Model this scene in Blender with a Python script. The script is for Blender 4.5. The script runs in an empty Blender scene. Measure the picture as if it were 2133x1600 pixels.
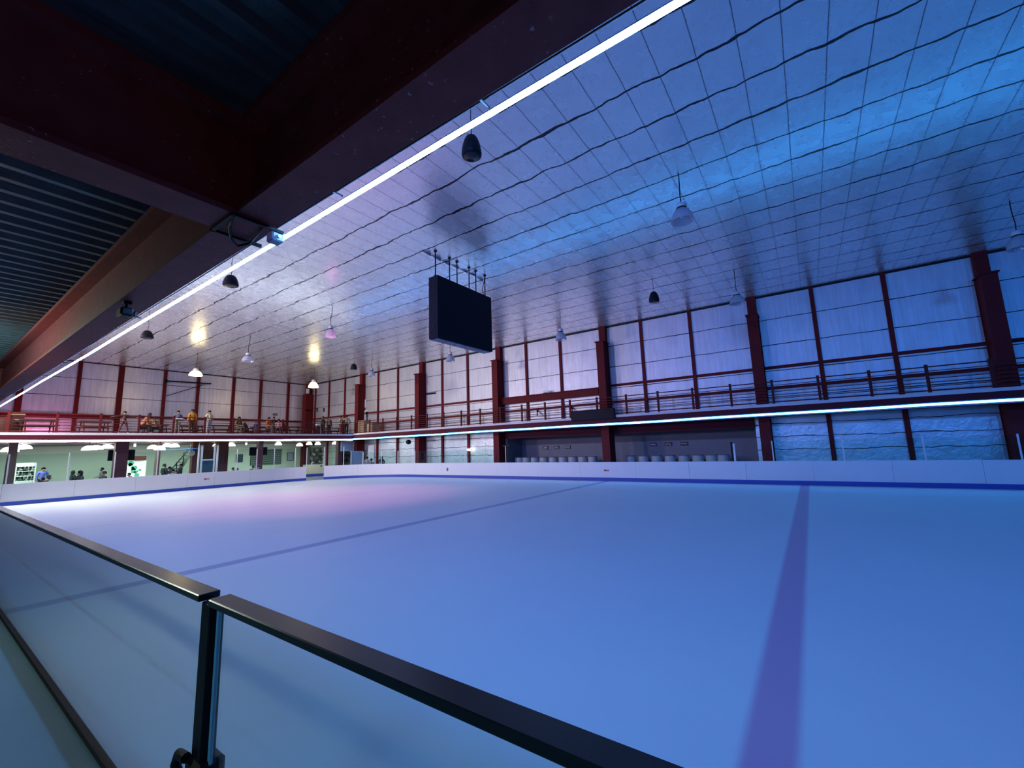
import bpy, math, random
from mathutils import Vector, Matrix
random.seed(7)
PI = math.pi
S = bpy.context.scene
COL = S.collection

# ------------------------------------------------------------------ camera
W_PX, H_PX = 2133, 1600
CX, CY = 1066.5, 800.0
HC = 2.0                                   # eye height above the ice
V1 = (-215.0, 971.0); V2 = (1690.0, 910.0) # vanishing points of the rink's length and width
FPX = math.sqrt(-((V1[0]-CX)*(V2[0]-CX)+(V1[1]-CY)*(V2[1]-CY)))
_y = Vector((V1[0]-CX, V1[1]-CY, FPX)).normalized()
_x = Vector((V2[0]-CX, V2[1]-CY, FPX)).normalized()
_z = _x.cross(_y)
R = Matrix((_x, _y, _z))                   # camera axes (right, down, forward) -> world
CAM = Vector((0, 0, HC))
def ray(px, py): return R @ Vector((px-CX, py-CY, FPX))
def at_x(px, py, X): d = ray(px, py); return CAM + d*(X/d.x)
def at_y(px, py, Y): d = ray(px, py); return CAM + d*(Y/d.y)
def at_z(px, py, Z): d = ray(px, py); return CAM + d*((Z-HC)/d.z)
cd = bpy.data.cameras.new('camera'); cam = bpy.data.objects.new('camera', cd); COL.objects.link(cam)
cd.sensor_width = 36; cd.sensor_fit = 'HORIZONTAL'; cd.lens = FPX*36/W_PX; cd.clip_start = .05; cd.clip_end = 300
cx, cy, cz = R @ Vector((1,0,0)), R @ Vector((0,-1,0)), R @ Vector((0,0,-1))
cam.matrix_world = Matrix(((cx.x,cy.x,cz.x,0),(cx.y,cy.y,cz.y,0),(cx.z,cy.z,cz.z,HC),(0,0,0,1)))
S.camera = cam

# ------------------------------------------------------------------ mesh helpers
class MB:
    def __init__(s): s.v = []; s.f = []; s.sm = []
    def add(s, vs, fs, smooth=False):
        n = len(s.v); s.v += [tuple(v) for v in vs]
        s.f += [tuple(i+n for i in f) for f in fs]; s.sm += [smooth]*len(fs); return s
    def box(s, x0, x1, y0, y1, z0, z1, b=0):
        if b:
            return s.cbox(x0, x1, y0, y1, z0, z1, b)
        vs = [(x,y,z) for z in (z0,z1) for y in (y0,y1) for x in (x0,x1)]
        return s.add(vs, [(0,2,3,1),(4,5,7,6),(0,1,5,4),(2,6,7,3),(0,4,6,2),(1,3,7,5)])
    def cbox(s, x0, x1, y0, y1, z0, z1, b):
        # box with chamfered edges: 24 verts
        lo = (x0,y0,z0); hi = (x1,y1,z1); vs = []; idx = {}
        for sx in (0,1):
            for sy in (0,1):
                for sz in (0,1):
                    sg = (sx,sy,sz); c = [hi[i] if sg[i] else lo[i] for i in range(3)]
                    for a in range(3):
                        p = [c[i] + (b if not sg[i] else -b) for i in range(3)]; p[a] = c[a]
                        idx[(sg,a)] = len(vs); vs.append(tuple(p))
        fs = []
        for a in range(3):
            for e in (0,1):
                o = [i for i in range(3) if i != a]; q = []
                for u,w in ((0,0),(1,0),(1,1),(0,1)):
                    sg = [0,0,0]; sg[a] = e; sg[o[0]] = u; sg[o[1]] = w; q.append(idx[(tuple(sg),a)])
                fs.append(tuple(q))
        for a in range(3):
            o = [i for i in range(3) if i != a]
            for u in (0,1):
                for w in (0,1):
                    s0 = [0,0,0]; s1 = [0,0,0]; s0[o[0]] = s1[o[0]] = u; s0[o[1]] = s1[o[1]] = w; s1[a] = 1
                    s0 = tuple(s0); s1 = tuple(s1)
                    fs.append((idx[(s0,o[0])], idx[(s0,o[1])], idx[(s1,o[1])], idx[(s1,o[0])]))
        for sx in (0,1):
            for sy in (0,1):
                for sz in (0,1):
                    fs.append(tuple(idx[((sx,sy,sz),a)] for a in range(3)))
        return s.add(vs, fs)
    def quad(s, a, b, c, d): return s.add([a,b,c,d], [(0,1,2,3)])
    def tube(s, pts, r, n=8, cap=True):
        pts = [Vector(p) for p in pts]; rs = r if isinstance(r, (list,tuple)) else [r]*len(pts); vs = []; fs = []
        up = None
        for i, p in enumerate(pts):
            d = (pts[min(i+1,len(pts)-1)] - pts[max(i-1,0)]).normalized()
            if up is None: up = Vector((0,0,1)) if abs(d.z) < .9 else Vector((1,0,0))
            a = d.cross(up).normalized(); b_ = a.cross(d).normalized(); up = b_
            for k in range(n):
                t = 2*PI*k/n; vs.append(p + a*math.cos(t)*rs[i] + b_*math.sin(t)*rs[i])
        for i in range(len(pts)-1):
            for k in range(n):
                k2 = (k+1) % n; fs.append((i*n+k, i*n+k2, (i+1)*n+k2, (i+1)*n+k))
        s.add(vs, fs, True)
        if cap:
            m = len(pts)-1; s.add([vs[k] for k in range(n)], [tuple(range(n))]); s.add([vs[m*n+k] for k in range(n)], [tuple(reversed(range(n)))])
        return s
    def lathe(s, prof, n=24, ox=0, oy=0, oz=0):
        vs = []; fs = []
        for r, z in prof:
            for k in range(n):
                t = 2*PI*k/n; vs.append((ox+r*math.cos(t), oy+r*math.sin(t), oz+z))
        for i in range(len(prof)-1):
            for k in range(n):
                k2 = (k+1) % n; fs.append((i*n+k, i*n+k2, (i+1)*n+k2, (i+1)*n+k))
        return s.add(vs, fs, True)
    def beam(s, a, b, w, h):
        a, b = Vector(a), Vector(b); d = (b-a).normalized(); up = Vector((0,0,1)) if abs(d.z) < .95 else Vector((0,1,0))
        p = d.cross(up).normalized()*(w/2); q = p.cross(d).normalized()*(h/2)
        vs = [a-p-q, a+p-q, a+p+q, a-p+q, b-p-q, b+p-q, b+p+q, b-p+q]
        return s.add(vs, [(3,2,1,0),(4,5,6,7),(0,1,5,4),(1,2,6,5),(2,3,7,6),(3,0,4,7)])
    def mesh(s, name, mat=None):
        me = bpy.data.meshes.new(name); me.from_pydata(s.v, [], s.f)
        me.polygons.foreach_set('use_smooth', s.sm); me.update()
        if mat: me.materials.append(mat)
        return me

def tag(o, label=None, cat=None, group=None, kind=None):
    if label: o['label'] = label
    if cat: o['category'] = cat
    if group: o['group'] = group
    if kind: o['kind'] = kind
    return o
def obj(name, mb, mat, parent=None, loc=None, rot=None):
    me = mb.mesh(name, mat) if isinstance(mb, MB) else mb
    o = bpy.data.objects.new(name, me); COL.objects.link(o)
    if parent: o.parent = parent
    if loc is not None: o.location = loc
    if rot is not None: o.rotation_euler = rot
    return o
def thing(name, label, cat, loc=(0,0,0), rz=0, group=None, kind=None):
    o = bpy.data.objects.new(name, None); COL.objects.link(o); o.empty_display_size = .1
    o.location = loc; o.rotation_euler = (0,0,rz); return tag(o, label, cat, group, kind)
def copy_tree(o, parent=None):
    c = o.copy(); COL.objects.link(c)
    if parent: c.parent = parent
    for ch in list(o.children): copy_tree(ch, c)
    return c
def struct(name, mb, mat, label=None, cat=None, group=None):
    return tag(obj(name, mb, mat), label, cat, group, 'structure')
ORD = ['first','second','third','fourth','fifth','sixth','seventh','eighth','ninth','tenth','eleventh','twelfth','thirteenth','fourteenth','fifteenth','sixteenth','seventeenth','eighteenth','nineteenth','twentieth']

# ------------------------------------------------------------------ materials
class NT:
    def __init__(s, name):
        s.m = bpy.data.materials.new(name); s.m.use_nodes = True; s.t = s.m.node_tree; s.t.nodes.clear()
        s.out = s.t.nodes.new('ShaderNodeOutputMaterial')
    def n(s, typ, **k):
        nd = s.t.nodes.new('ShaderNode'+typ)
        for a, v in k.items():
            if a.startswith('i_'):
                key = a[2:].replace('_', ' '); s.set(nd.inputs[key], v)
            else: setattr(nd, a, v)
        return nd
    def set(s, inp, v):
        if isinstance(v, bpy.types.NodeSocket): s.t.links.new(v, inp)
        else: inp.default_value = v
    def math(s, op, a, b=0.0, c=None):
        nd = s.t.nodes.new('ShaderNodeMath'); nd.operation = op
        s.set(nd.inputs[0], a); s.set(nd.inputs[1], b)
        if c is not None: s.set(nd.inputs[2], c)
        return nd.outputs[0]
    def coord(s):
        tc = s.t.nodes.new('ShaderNodeTexCoord'); sp = s.t.nodes.new('ShaderNodeSeparateXYZ'); s.t.links.new(tc.outputs['Object'], sp.inputs[0])
        return tc.outputs['Object'], sp.outputs
    def noise(s, vec, scale, detail=3, rough=.5):
        return s.n('TexNoise', i_Vector=vec, i_Scale=scale, i_Detail=detail, i_Roughness=rough).outputs['Fac']
    def ramp(s, fac, a, b, smooth=True):
        nd = s.t.nodes.new('ShaderNodeMapRange'); nd.interpolation_type = 'SMOOTHSTEP' if smooth else 'LINEAR'
        s.set(nd.inputs[0], fac); nd.inputs[1].default_value = a; nd.inputs[2].default_value = b
        return nd.outputs[0]
    def mix(s, fac, a, b):
        nd = s.t.nodes.new('ShaderNodeMix'); nd.data_type = 'RGBA'
        s.set(nd.inputs[0], fac); s.set(nd.inputs[6], a); s.set(nd.inputs[7], b); return nd.outputs[2]
    def line(s, c, period, off, w, soft):          # 1 on lines of half-width w, repeated by period
        d = s.math('MULTIPLY', s.math('SUBTRACT', .5, s.math('ABSOLUTE', s.math('SUBTRACT', s.math('FRACT', s.math('DIVIDE', s.math('SUBTRACT', c, off), period)), .5))), period)
        return s.math('SUBTRACT', 1.0, s.ramp(d, w, w+soft)), d
    def stripe(s, c, at, w, soft):
        d = s.math('ABSOLUTE', s.math('SUBTRACT', c, at)); return s.math('SUBTRACT', 1.0, s.ramp(d, w, w+soft))
    def done(s, sh): s.t.links.new(sh, s.out.inputs[0]); return s.m
def c4(c): return (c[0], c[1], c[2], 1.0)
def paint(name, col, rough=.5, metal=0.0, var=.12, scale=6.0, bump=0.0, emit=None, spec=.5):
    t = NT(name); vec, _ = t.coord(); f = t.noise(vec, scale)
    dark = tuple(max(0, x*(1-var)) for x in col); lite = tuple(min(1, x*(1+var)) for x in col)
    b = t.n('BsdfPrincipled', i_Roughness=rough, i_Metallic=metal); t.set(b.inputs['Base Color'], t.mix(f, c4(dark), c4(lite)))
    b.inputs['Specular IOR Level'].default_value = spec
    if bump:
        bp = t.n('Bump', i_Strength=bump, i_Distance=.01); t.set(bp.inputs['Height'], t.noise(vec, scale*6)); t.set(b.inputs['Normal'], bp.outputs[0])
    if emit: b.inputs['Emission Color'].default_value = c4(emit[:3]); b.inputs['Emission Strength'].default_value = emit[3]
    return t.done(b.outputs[0])
def emission(name, col, st):
    t = NT(name); e = t.n('Emission', i_Strength=st); e.inputs[0].default_value = c4(col); return t.done(e.outputs[0])
def glass(name, tint, rough=.02, ior=1.36):
    t = NT(name); tr = t.n('BsdfTransparent'); tr.inputs[0].default_value = c4(tint)
    gl = t.n('BsdfGlossy', i_Roughness=rough); geo = t.n('NewGeometry')
    fr = t.n('Fresnel'); t.set(fr.inputs['IOR'], t.math('ADD', ior, t.math('MULTIPLY', geo.outputs['Backfacing'], 1/ior-ior)))
    mx = t.n('MixShader'); t.set(mx.inputs[0], fr.outputs[0]); t.t.links.new(tr.outputs[0], mx.inputs[1]); t.t.links.new(gl.outputs[0], mx.inputs[2])
    return t.done(mx.outputs[0])

def foil(name, ua, ub, pa, oa, wa, pb, ob, wb, base=(.78,.78,.80), rough=.3, wav=.06, pillow=.25, wrk=.25, metal=.85, vary=.25, saw=0.0, big_=.5, streak=0.0, bs=.35):
    """foil-faced insulation: joints across axis ua every pa, across ub every pb; wavy seams, pillowed sheets, wrinkles"""
    t = NT(name); vec, xyz = t.coord()
    A = xyz[ua]; B = xyz[ub]
    nz = t.math('SUBTRACT', t.noise(vec, .9, 2), .5); nz2 = t.math('SUBTRACT', t.noise(vec, 2.3, 2), .5)
    Aw = t.math('ADD', A, t.math('MULTIPLY', t.math('ADD', nz, t.math('MULTIPLY', nz2, .7)), wav*4))
    Bw = t.math('ADD', B, t.math('MULTIPLY', nz2, wav*.4))
    wvar = t.math('ADD', t.math('MULTIPLY', t.ramp(t.noise(vec, .55, 2), .45, .8), wa*1.2), wa*1.05)
    _, dA = t.line(Aw, pa, oa, .1, .1)
    mA = t.math('SUBTRACT', 1.0, t.ramp(t.math('SUBTRACT', dA, wvar), 0, .012))
    mB, dB = t.line(Bw, pb, ob, wb, wb*.8)
    seam = t.math('MAXIMUM', mA, t.math('MULTIPLY', mB, .75))
    hA = t.math('POWER', t.ramp(dA, 0, pa*.5, False), .5); hB = t.math('POWER', t.ramp(dB, 0, pb*.5, False), .5)
    wr = t.noise(vec, 6.0, 3, .5); big = t.noise(vec, .7, 2)
    h = t.math('ADD', t.math('MULTIPLY', t.math('ADD', hA, hB), -pillow), t.math('ADD', t.math('MULTIPLY', wr, wrk), t.math('MULTIPLY', big, big_)))
    if saw: h = t.math('ADD', h, t.math('MULTIPLY', t.math('FRACT', t.math('DIVIDE', t.math('SUBTRACT', B, ob), pb)), saw))
    if streak:
        mp = t.n('Mapping', i_Vector=vec); sc = [1, 1, 1]; sc[ub] = 9; sc[ua] = .5; mp.inputs['Scale'].default_value = sc
        stn = t.noise(mp.outputs[0], 1.0, 5, .6); h = t.math('ADD', h, t.math('MULTIPLY', stn, streak))
    bp = t.n('Bump', i_Strength=bs, i_Distance=.06); t.set(bp.inputs['Height'], h)
    tone = t.noise(vec, 1.3, 4)
    lo = tuple(x*(1-vary) for x in base); hi = tuple(min(1, x*(1+vary*.4)) for x in base)
    if streak: tone = t.math('ADD', t.math('MULTIPLY', tone, .5), t.math('MULTIPLY', t.ramp(stn, .3, .7), .5))
    colr = t.mix(seam, t.mix(tone, c4(lo), c4(hi)), (.006,.006,.010,1))
    b = t.n('BsdfPrincipled'); t.set(b.inputs['Base Color'], colr)
    t.set(b.inputs['Roughness'], t.math('ADD', t.math('MULTIPLY', t.noise(vec, 3.0, 3), .16), rough-.08))
    t.set(b.inputs['Metallic'], t.math('MULTIPLY', t.math('SUBTRACT', 1.0, seam), metal)); t.set(b.inputs['Normal'], bp.outputs[0])
    return t.done(b.outputs[0])

M = {}
M['red'] = paint('red_oxide_steel', (.135,.014,.016), .65, 0, .25, 3, .1, spec=.15)
def chipped():
    t = NT('chipped_red_steel'); vec, _ = t.coord(); f = t.noise(vec, 9, 4)
    col = t.mix(f, (.13,.028,.032,1), (.29,.065,.075,1))
    chip = t.math('MULTIPLY', t.ramp(t.noise(vec, 55, 3), .66, .70), t.ramp(t.noise(vec, 4, 2), .42, .6))
    col = t.mix(t.math('MULTIPLY', chip, .6), col, (.55,.45,.48,1))
    b = t.n('BsdfPrincipled', i_Roughness=.6); t.set(b.inputs['Base Color'], col); b.inputs['Specular IOR Level'].default_value = .25
    bp = t.n('Bump', i_Strength=.3, i_Distance=.004); t.set(bp.inputs['Height'], t.noise(vec, 70, 3)); t.set(b.inputs['Normal'], bp.outputs[0])
    return t.done(b.outputs[0])
M['red_beam'] = chipped()
M['red_rail'] = paint('red_rail_paint', (.10,.014,.014), .6, spec=.15)
M['dark_red'] = paint('dark_red_fascia', (.085,.012,.022), .65, spec=.15)
M['black'] = paint('black_metal', (.005,.005,.007), .5, spec=.2)
M['blackgloss'] = paint('black_gloss_cap', (.008,.007,.010), .25, 0, .1, spec=.35)
M['blackcab'] = paint('screen_cabinet_black', (.006,.006,.012), .7, spec=.2)
M['screen'] = paint('dark_screen', (.005,.005,.011), .6, 0, .05, spec=.2)
M['white'] = paint('white_panel', (.78,.78,.80), .35, 0, .04, 2)
M['slab'] = paint('white_slab_edge', (.62,.60,.62), .6, 0, .12, 4)
M['blue'] = paint('blue_kickplate', (.03,.08,.42), .4, 0, .06)
M['concrete'] = paint('concrete', (.32,.32,.33), .7, 0, .2, 3)
M['gallery_floor'] = paint('gallery_floor', (.10,.19,.23), .5, 0, .15, 2)
M['alu'] = paint('aluminium', (.75,.76,.78), .18, 1.0, .05)
M['steelpost'] = paint('white_post', (.72,.74,.76), .4)
M['green_wall'] = paint('pale_green_wall', (.58,.66,.58), .6, 0, .05, 2)
M['grey_wall'] = paint('grey_wall', (.19,.19,.23), .7, 0, .1, 2)
M['dark_ceiling'] = paint('dark_soffit', (.07,.05,.07), .6)
M['back'] = paint('dark_back_wall', (.06,.07,.08), .7)
M['barrel'] = paint('grey_drum', (.38,.38,.39), .5, 0, .1)
M['wood'] = paint('brown_wood', (.055,.022,.014), .5, 0, .3, 8)
M['cream'] = paint('cream_box', (.55,.42,.26), .6, 0, .1)
M['brick'] = paint('brown_red_wall', (.13,.035,.025), .7, 0, .35, 14)
M['plum'] = paint('plum_column', (.10,.02,.035), .5)
M['brown'] = paint('brown_column', (.17,.09,.08), .7, 0, .3, 10)
M['acrylic'] = None
M['bulb_off'] = paint('lamp_cap_white', (.7,.7,.72), .4)
M['tv'] = paint('tv_black', (.006,.007,.012), .25)
M['darkgreen'] = paint('dark_green_metal', (.02,.045,.04), .5)
M['door'] = paint('dark_teal_door', (.03,.06,.065), .45)
M['redsign'] = paint('red_sign', (.20,.03,.03), .5)
M['sign'] = paint('dark_sign', (.012,.012,.03), .5)
M['signtext'] = paint('sign_lettering', (.45,.45,.5), .5)
M['arrow'] = paint('red_arrow', (.35,.01,.03), .5)
M['lamp_w'] = emission('lamp_white', (1,.98,.92), 9)
M['lamp_y'] = emission('lamp_warm', (1,.86,.42), 7)
M['lamp_p'] = emission('lamp_pink', (1,.30,.55), 1.2)
M['panelblue'] = paint('pale_blue_panel', (.34,.38,.52), .6)
M['shelf'] = paint('shelf_dark', (.03,.045,.035), .5)
M['mint'] = paint('mint_print', (.12,.5,.33), .5)
M['skin'] = paint('skin', (.40,.22,.15), .55)
M['hair'] = paint('dark_hair', (.012,.009,.008), .6)
M['shoe'] = paint('pale_shoe', (.4,.4,.4), .5)
M['white_lit'] = paint('white_display', (.85,.88,.85), .5, emit=(.75,1,.85,.55))
M['glass_rail'] = glass('balustrade_glass', (.95,.995,.99))
M['glass_rink'] = glass('shield_glass', (.86,.95,.93))
M['edge'] = paint('glass_edge', (.35,.55,.72), .2, 0, .1)
def acrylic():
    t = NT('acrylic_bell'); vec, xyz = t.coord()
    tr = t.n('BsdfTransparent'); tr.inputs[0].default_value = (.80,.80,.86,1)
    df = t.n('BsdfTranslucent'); df.inputs[0].default_value = (.85,.85,.92,1)
    d2 = t.n('BsdfDiffuse'); d2.inputs[0].default_value = (.75,.75,.82,1)
    gl = t.n('BsdfGlossy', i_Roughness=.12)
    m1 = t.n('MixShader'); m1.inputs[0].default_value = .5; t.t.links.new(df.outputs[0], m1.inputs[1]); t.t.links.new(d2.outputs[0], m1.inputs[2])
    m2 = t.n('MixShader'); m2.inputs[0].default_value = .6; t.t.links.new(tr.outputs[0], m2.inputs[1]); t.t.links.new(m1.outputs[0], m2.inputs[2])
    m3 = t.n('MixShader'); m3.inputs[0].default_value = .10; t.t.links.new(m2.outputs[0], m3.inputs[1]); t.t.links.new(gl.outputs[0], m3.inputs[2])
    return t.done(m3.outputs[0])
M['acrylic'] = acrylic()

FL = -.01        # concourse floor around the ice
ZC = 9.2          # ceiling
XB, YB = 21.95, 31.0   # boards
XM, YM = 22.8, 33.0    # mezzanine edges
ZR, ZE = 3.56, 3.50    # mezzanine floors, right and far end
XW, YW = 24.57, 43.5   # walls
YBACK, XNEAR = -42.0, -4.2
XG, ZG0, ZG1 = .89, .22, 1.376   # near glass
M['ceiling'] = foil('ceiling_foil', 0, 1, 1.18, .83, .019, .68, .32, .007, rough=.27, pillow=.10, wrk=.0, vary=.12, base=(.95,.95,.97), metal=.62, saw=1.2, big_=.2, bs=.17)
M['wall_foil'] = foil('wall_foil', 2, 1, 1.31, .07, .011, 2.7, 1.85, .001, rough=.47, wav=.012, pillow=.05, wrk=.15, metal=.5, streak=.25, vary=.22, base=(.62,.62,.66))
M['wall_foil_end'] = foil('wall_foil_end', 2, 0, 1.31, .09, .011, 2.6, 1.5, .001, rough=.34, wav=.012, pillow=.05, wrk=.2, metal=.6, streak=.35, base=(.86,.80,.86))
M['wall_low'] = foil('wall_foil_low', 2, 1, .62, .2, .008, 2.7, 1.85, .001, rough=.4, wav=.04, pillow=.12, wrk=.9, metal=.6, base=(.70,.74,.78), vary=.4)

def ice_mat():
    t = NT('ice'); vec, xyz = t.coord(); Y = xyz[1]
    n1 = t.noise(vec, .35, 3); mp = t.n('Mapping', i_Vector=vec); mp.inputs['Scale'].default_value = (1.0, 9.0, 1); scr = t.noise(mp.outputs[0], 3.0, 6, .7)
    base = t.mix(n1, (.72,.75,.80,1), (.80,.82,.86,1))
    base = t.mix(t.math('MULTIPLY', t.ramp(scr, .62, .8), .25), base, (.9,.92,.96,1))
    base = t.mix(t.math('MULTIPLY', t.stripe(Y, 9.18, .10, .12), .55), base, (.10,.14,.42,1))
    base = t.mix(t.math('MULTIPLY', t.stripe(Y, 17.98, .025, .05), .3), base, (.30,.22,.40,1))
    base = t.mix(t.math('MULTIPLY', t.stripe(Y, .44, .11, .09), .62), base, (.55,.12,.38,1))
    b = t.n('BsdfPrincipled', i_Roughness=.5); t.set(b.inputs['Base Color'], base)
    b.inputs['Specular IOR Level'].default_value = .2
    bp = t.n('Bump', i_Strength=.08, i_Distance=.01); t.set(bp.inputs['Height'], scr); t.set(b.inputs['Normal'], bp.outputs[0])
    return t.done(b.outputs[0])
M['ice'] = ice_mat()

# ------------------------------------------------------------------ shell
struct('ceiling', MB().quad((XNEAR,YBACK,ZC),(XNEAR,YW,ZC),(XW,YW,ZC),(XW,YBACK,ZC)), M['ceiling'])
RC = 6.8; AX, AY = XB-RC, YB-RC                      # far right rounded corner of the rink
def arc(deg, r=RC): return (AX + r*math.cos(math.radians(deg)), AY + r*math.sin(math.radians(deg)))
pts = [(XG,-30),(XB,-30),(XB,AY)] + [arc(a) for a in range(6, 90, 6)] + [(AX,YB),(XG,YB)]
ice = MB(); ice.add([(x,y,0) for x,y in pts], [tuple(range(len(pts)))])
struct('floor', ice, M['ice'])
fl = MB().box(XB+.1, 27.5, YBACK, AY, -.1, FL).box(AX-2, 27.5, AY, YW, -.12, FL).box(XG, AX-2, YB+.12, YW, -.1, FL).box(-.2, XW, -YW, -30.1, -.1, FL)
struct('floor_concourse', fl, M['concrete'])
struct('floor_gallery', MB().box(XNEAR, XG-.02, YBACK, YW, -.3, ZG0), M['gallery_floor'])
# walls: upper foil walls, lower walls
struct('wall_right', MB().box(XW, XW+.2, YBACK, YW, 3.3, ZC), M['wall_foil'])
YR0, YR1 = 2.25, 17.75       # open recess under the right mezzanine
lw = MB().box(XW, XW+.2, YR1, YW, 0, 3.3).box(XW, XW+.2, YBACK, YR0, 0, 3.3)
struct('wall_right_lower', lw, M['wall_low'])
struct('wall_recess', MB().box(26.6, 26.8, YR0, YR1, 0, 3.3).box(XW+.2, 26.6, YR1, YR1+.15, 0, 3.3).box(XW+.2, 26.6, YR0-.15, YR0, 0, 3.3), M['grey_wall'])
struct('ceiling_recess', MB().box(XW+.2, 26.8, YR0-.15, YR1+.15, 3.3, 3.4), M['dark_ceiling'])
struct('wall_end', MB().box(XNEAR, XW+.2, YW, YW+.2, ZE, ZC), M['wall_foil_end'])
struct('wall_end_lower', MB().box(XNEAR, XW+.2, YW, YW+.2, 0, ZE), M['green_wall'])
struct('wall_back', MB().box(XNEAR, XW+.2, YBACK-.2, YBACK, 0, ZC), M['wall_foil_end'])
struct('wall_left', MB().box(XNEAR-.2, XNEAR, YBACK, YW, 0, 3.3), M['back'])
struct('wall_left_upper', MB().box(XNEAR-.2, XNEAR, YBACK, YW, 3.3, ZC), M['wall_foil'])
# mezzanines
struct('slab_right', MB().box(XM, XW, YBACK, YM, ZR-.13, ZR), M['slab'])
struct('slab_end', MB().box(.9, XW, YM, YW, ZE-.13, ZE), M['slab'])
struct('beam_right_fascia', MB().box(XM, XM+.2, YBACK, YM+.1, 2.98, ZR-.13), M['dark_red'])
struct('beam_end_fascia', MB().box(.9, XM, YM, YM+.2, 2.98, ZE-.13), M['dark_red'])
struct('ceiling_right_soffit', MB().box(XM+.2, XW, YBACK, YW, 3.02, 3.1), M['dark_ceiling'])
struct('ceiling_end_soffit', MB().box(.9, XW, YM+.2, YW, 3.02, 3.1), M['dark_ceiling'])
struct('beam_recess_header', MB().box(XW-.12, XW+.2, YR0, YR1, 2.54, 3.02), M['dark_red'])
struct('beam_upper_right', MB().box(XW-.35, XW, 10.4, 17.9, 4.96, 5.40).box(XW-.42, XW, 10.4, 17.9, 5.36, 5.42), M['red'], 'deep red steel beam over the right balcony between two columns', 'beam')
CY_ = [34.05, 26.0, 18.0, 9.93, 1.78, -6.38]
names = ['nearest the far corner', 'second from the far corner', 'left of the drum recess', 'between the two drum recesses', 'right of the drum recesses', 'at the right edge, darkest']
for k, y in enumerate(CY_ + [-14.5]):
    c = MB().box(XW-.36, XW, y-.2, y+.2, 8.1, ZC)
    for dx in (.80, .02):                                           # flanges and web of the lower leg
        c.box(XW-dx, XW-dx+.05, y-.24, y+.24, 0, 8.1)
    c.box(XW-.75, XW, y-.2, y+.2, 0, 8.1)
    c.box(XW-.9, XW, y-.28, y+.28, 8.1, 8.16)
    struct('column', c, M['red'], 'tall stepped red steel column on the right wall, ' + (names[k] if k < 6 else 'beyond the frame'), 'column', 'right wall columns')
cc = MB().box(XW-.82, XW-.06, YW-.9, YW-.2, 0, 8.1).box(XW-.5, XW-.1, YW-.6, YW-.1, 8.1, ZC)
struct('column', cc, M['red'], 'wide red column in the far corner of the hall', 'column')
n = 0
def trim(mb, mat='red'):
    global n; n += 1; return struct('trim_%d' % n, mb, M[mat])
for y in (31.9, 29.2, 23.85, 21.15, 15.75, 13.05, 7.6, 4.85, -.75, -3.4, -9.2, -12, 39.7, 37, 42.2):
    top = 3.3 if YR0 < y < YR1 else 0
    trim(MB().box(XW-.1, XW, y-.085, y+.085, top, ZC).box(XW-.14, XW, y-.09, y+.09, top, 4.5))
for y0, y1 in ((26.2,33.8),(18.2,25.8),(1.95,9.8),(-6.2,1.6),(-14.3,-6.6),(34.3,YW)):
    trim(MB().box(XW-.09, XW, y0, y1, 5.40, 5.54))
for y0, y1 in ((18.2,33.8),(10.1,17.8),(1.95,9.8),(-6.2,1.6),(-14.3,-6.6)):
    trim(MB().box(XW-.12, XW, y0, y1, 4.38, 4.52))
for x in (1.8, 4.25, 7.02, 9.33, 12.08, 14.43, 17.23, 19.62, 22.3):
    w = .16 if x in (9.33, 4.25) else .11
    trim(MB().box(x-w, x+w, YW-.14, YW, ZE, ZC))
trim(MB().box(.9, 9.4, YW-.2, YW, 5.0, 5.33)); trim(MB().box(9.4, XW-.9, YW-.1, YW, 5.16, 5.32))
trim(MB().box(XW-.05, XW, YBACK, YW, 9.12, ZC), 'black'); trim(MB().box(XNEAR, XW, YW-.04, YW, 9.14, ZC), 'black')

# ------------------------------------------------------------------ LED strips
M['led'] = emission('led_blue_white', (.032,.33,1.0), 33)
M['led_end'] = emission('led_white', (.70,.80,1.0), 34)
M['led_near'] = emission('led_cyan_white', (.16,.42,1.0), 115)
M['ledprof'] = paint('led_profile', (.15,.18,.3), .4)
def led(name, label, a, b, mat, w=.05, segs=14, axis='y', amp=.02, gap=.0):
    t = thing(name, label, 'light strip', (0,0,0))
    m = MB(); p = MB(); a, b = Vector(a), Vector(b); pr = None; P = []
    for i in range(segs+1):
        q = a.lerp(b, i/segs); q.z += amp*math.sin(i*2.1) + amp*.6*math.sin(i*5.3); P.append(q)
    for i in range(segs):
        m.beam(P[i], P[i+1], w, w); p.beam(P[i]+Vector((0,0,w*.75)), P[i+1]+Vector((0,0,w*.75)), w*.9, w*.4)
    obj('light_strip_diffuser', m, mat, t); obj('strip_profile', p, M['ledprof'], t); return t
led('led_strip', 'long blue-white light strip under the edge of the right balcony', (XM-.05,-30,3.10), (XM-.05,YM-.05,3.05), M['led'], .085, 24, amp=.012)
led('led_strip', 'white light strip under the far end balcony edge above the lamps', (.95,YM-.05,3.06), (XM-.1,YM-.05,3.03), M['led_end'], .085, 12, amp=.01)
nl = led('led_strip', 'cyan-white light strip hung beside the near overhead red beam', (.955,-4,3.04), (1.02,YM-.3,3.02), M['led_near'], .012, 30, amp=.004)
wr = MB(); wr.tube([(.935, -4+1.2*i, 3.07+.006*math.sin(i*1.7)) for i in range(30)], .004, 5)
obj('wire', wr, M['black'], nl)
for yy in (.72, 1.5, 2.2, 4.1, 6.6, 10.1):
    obj('hanger', MB().tube([(.855,yy,3.03),(.90,yy,3.06),(.958,yy,3.06)], .005, 5), M['black'], nl)

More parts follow.
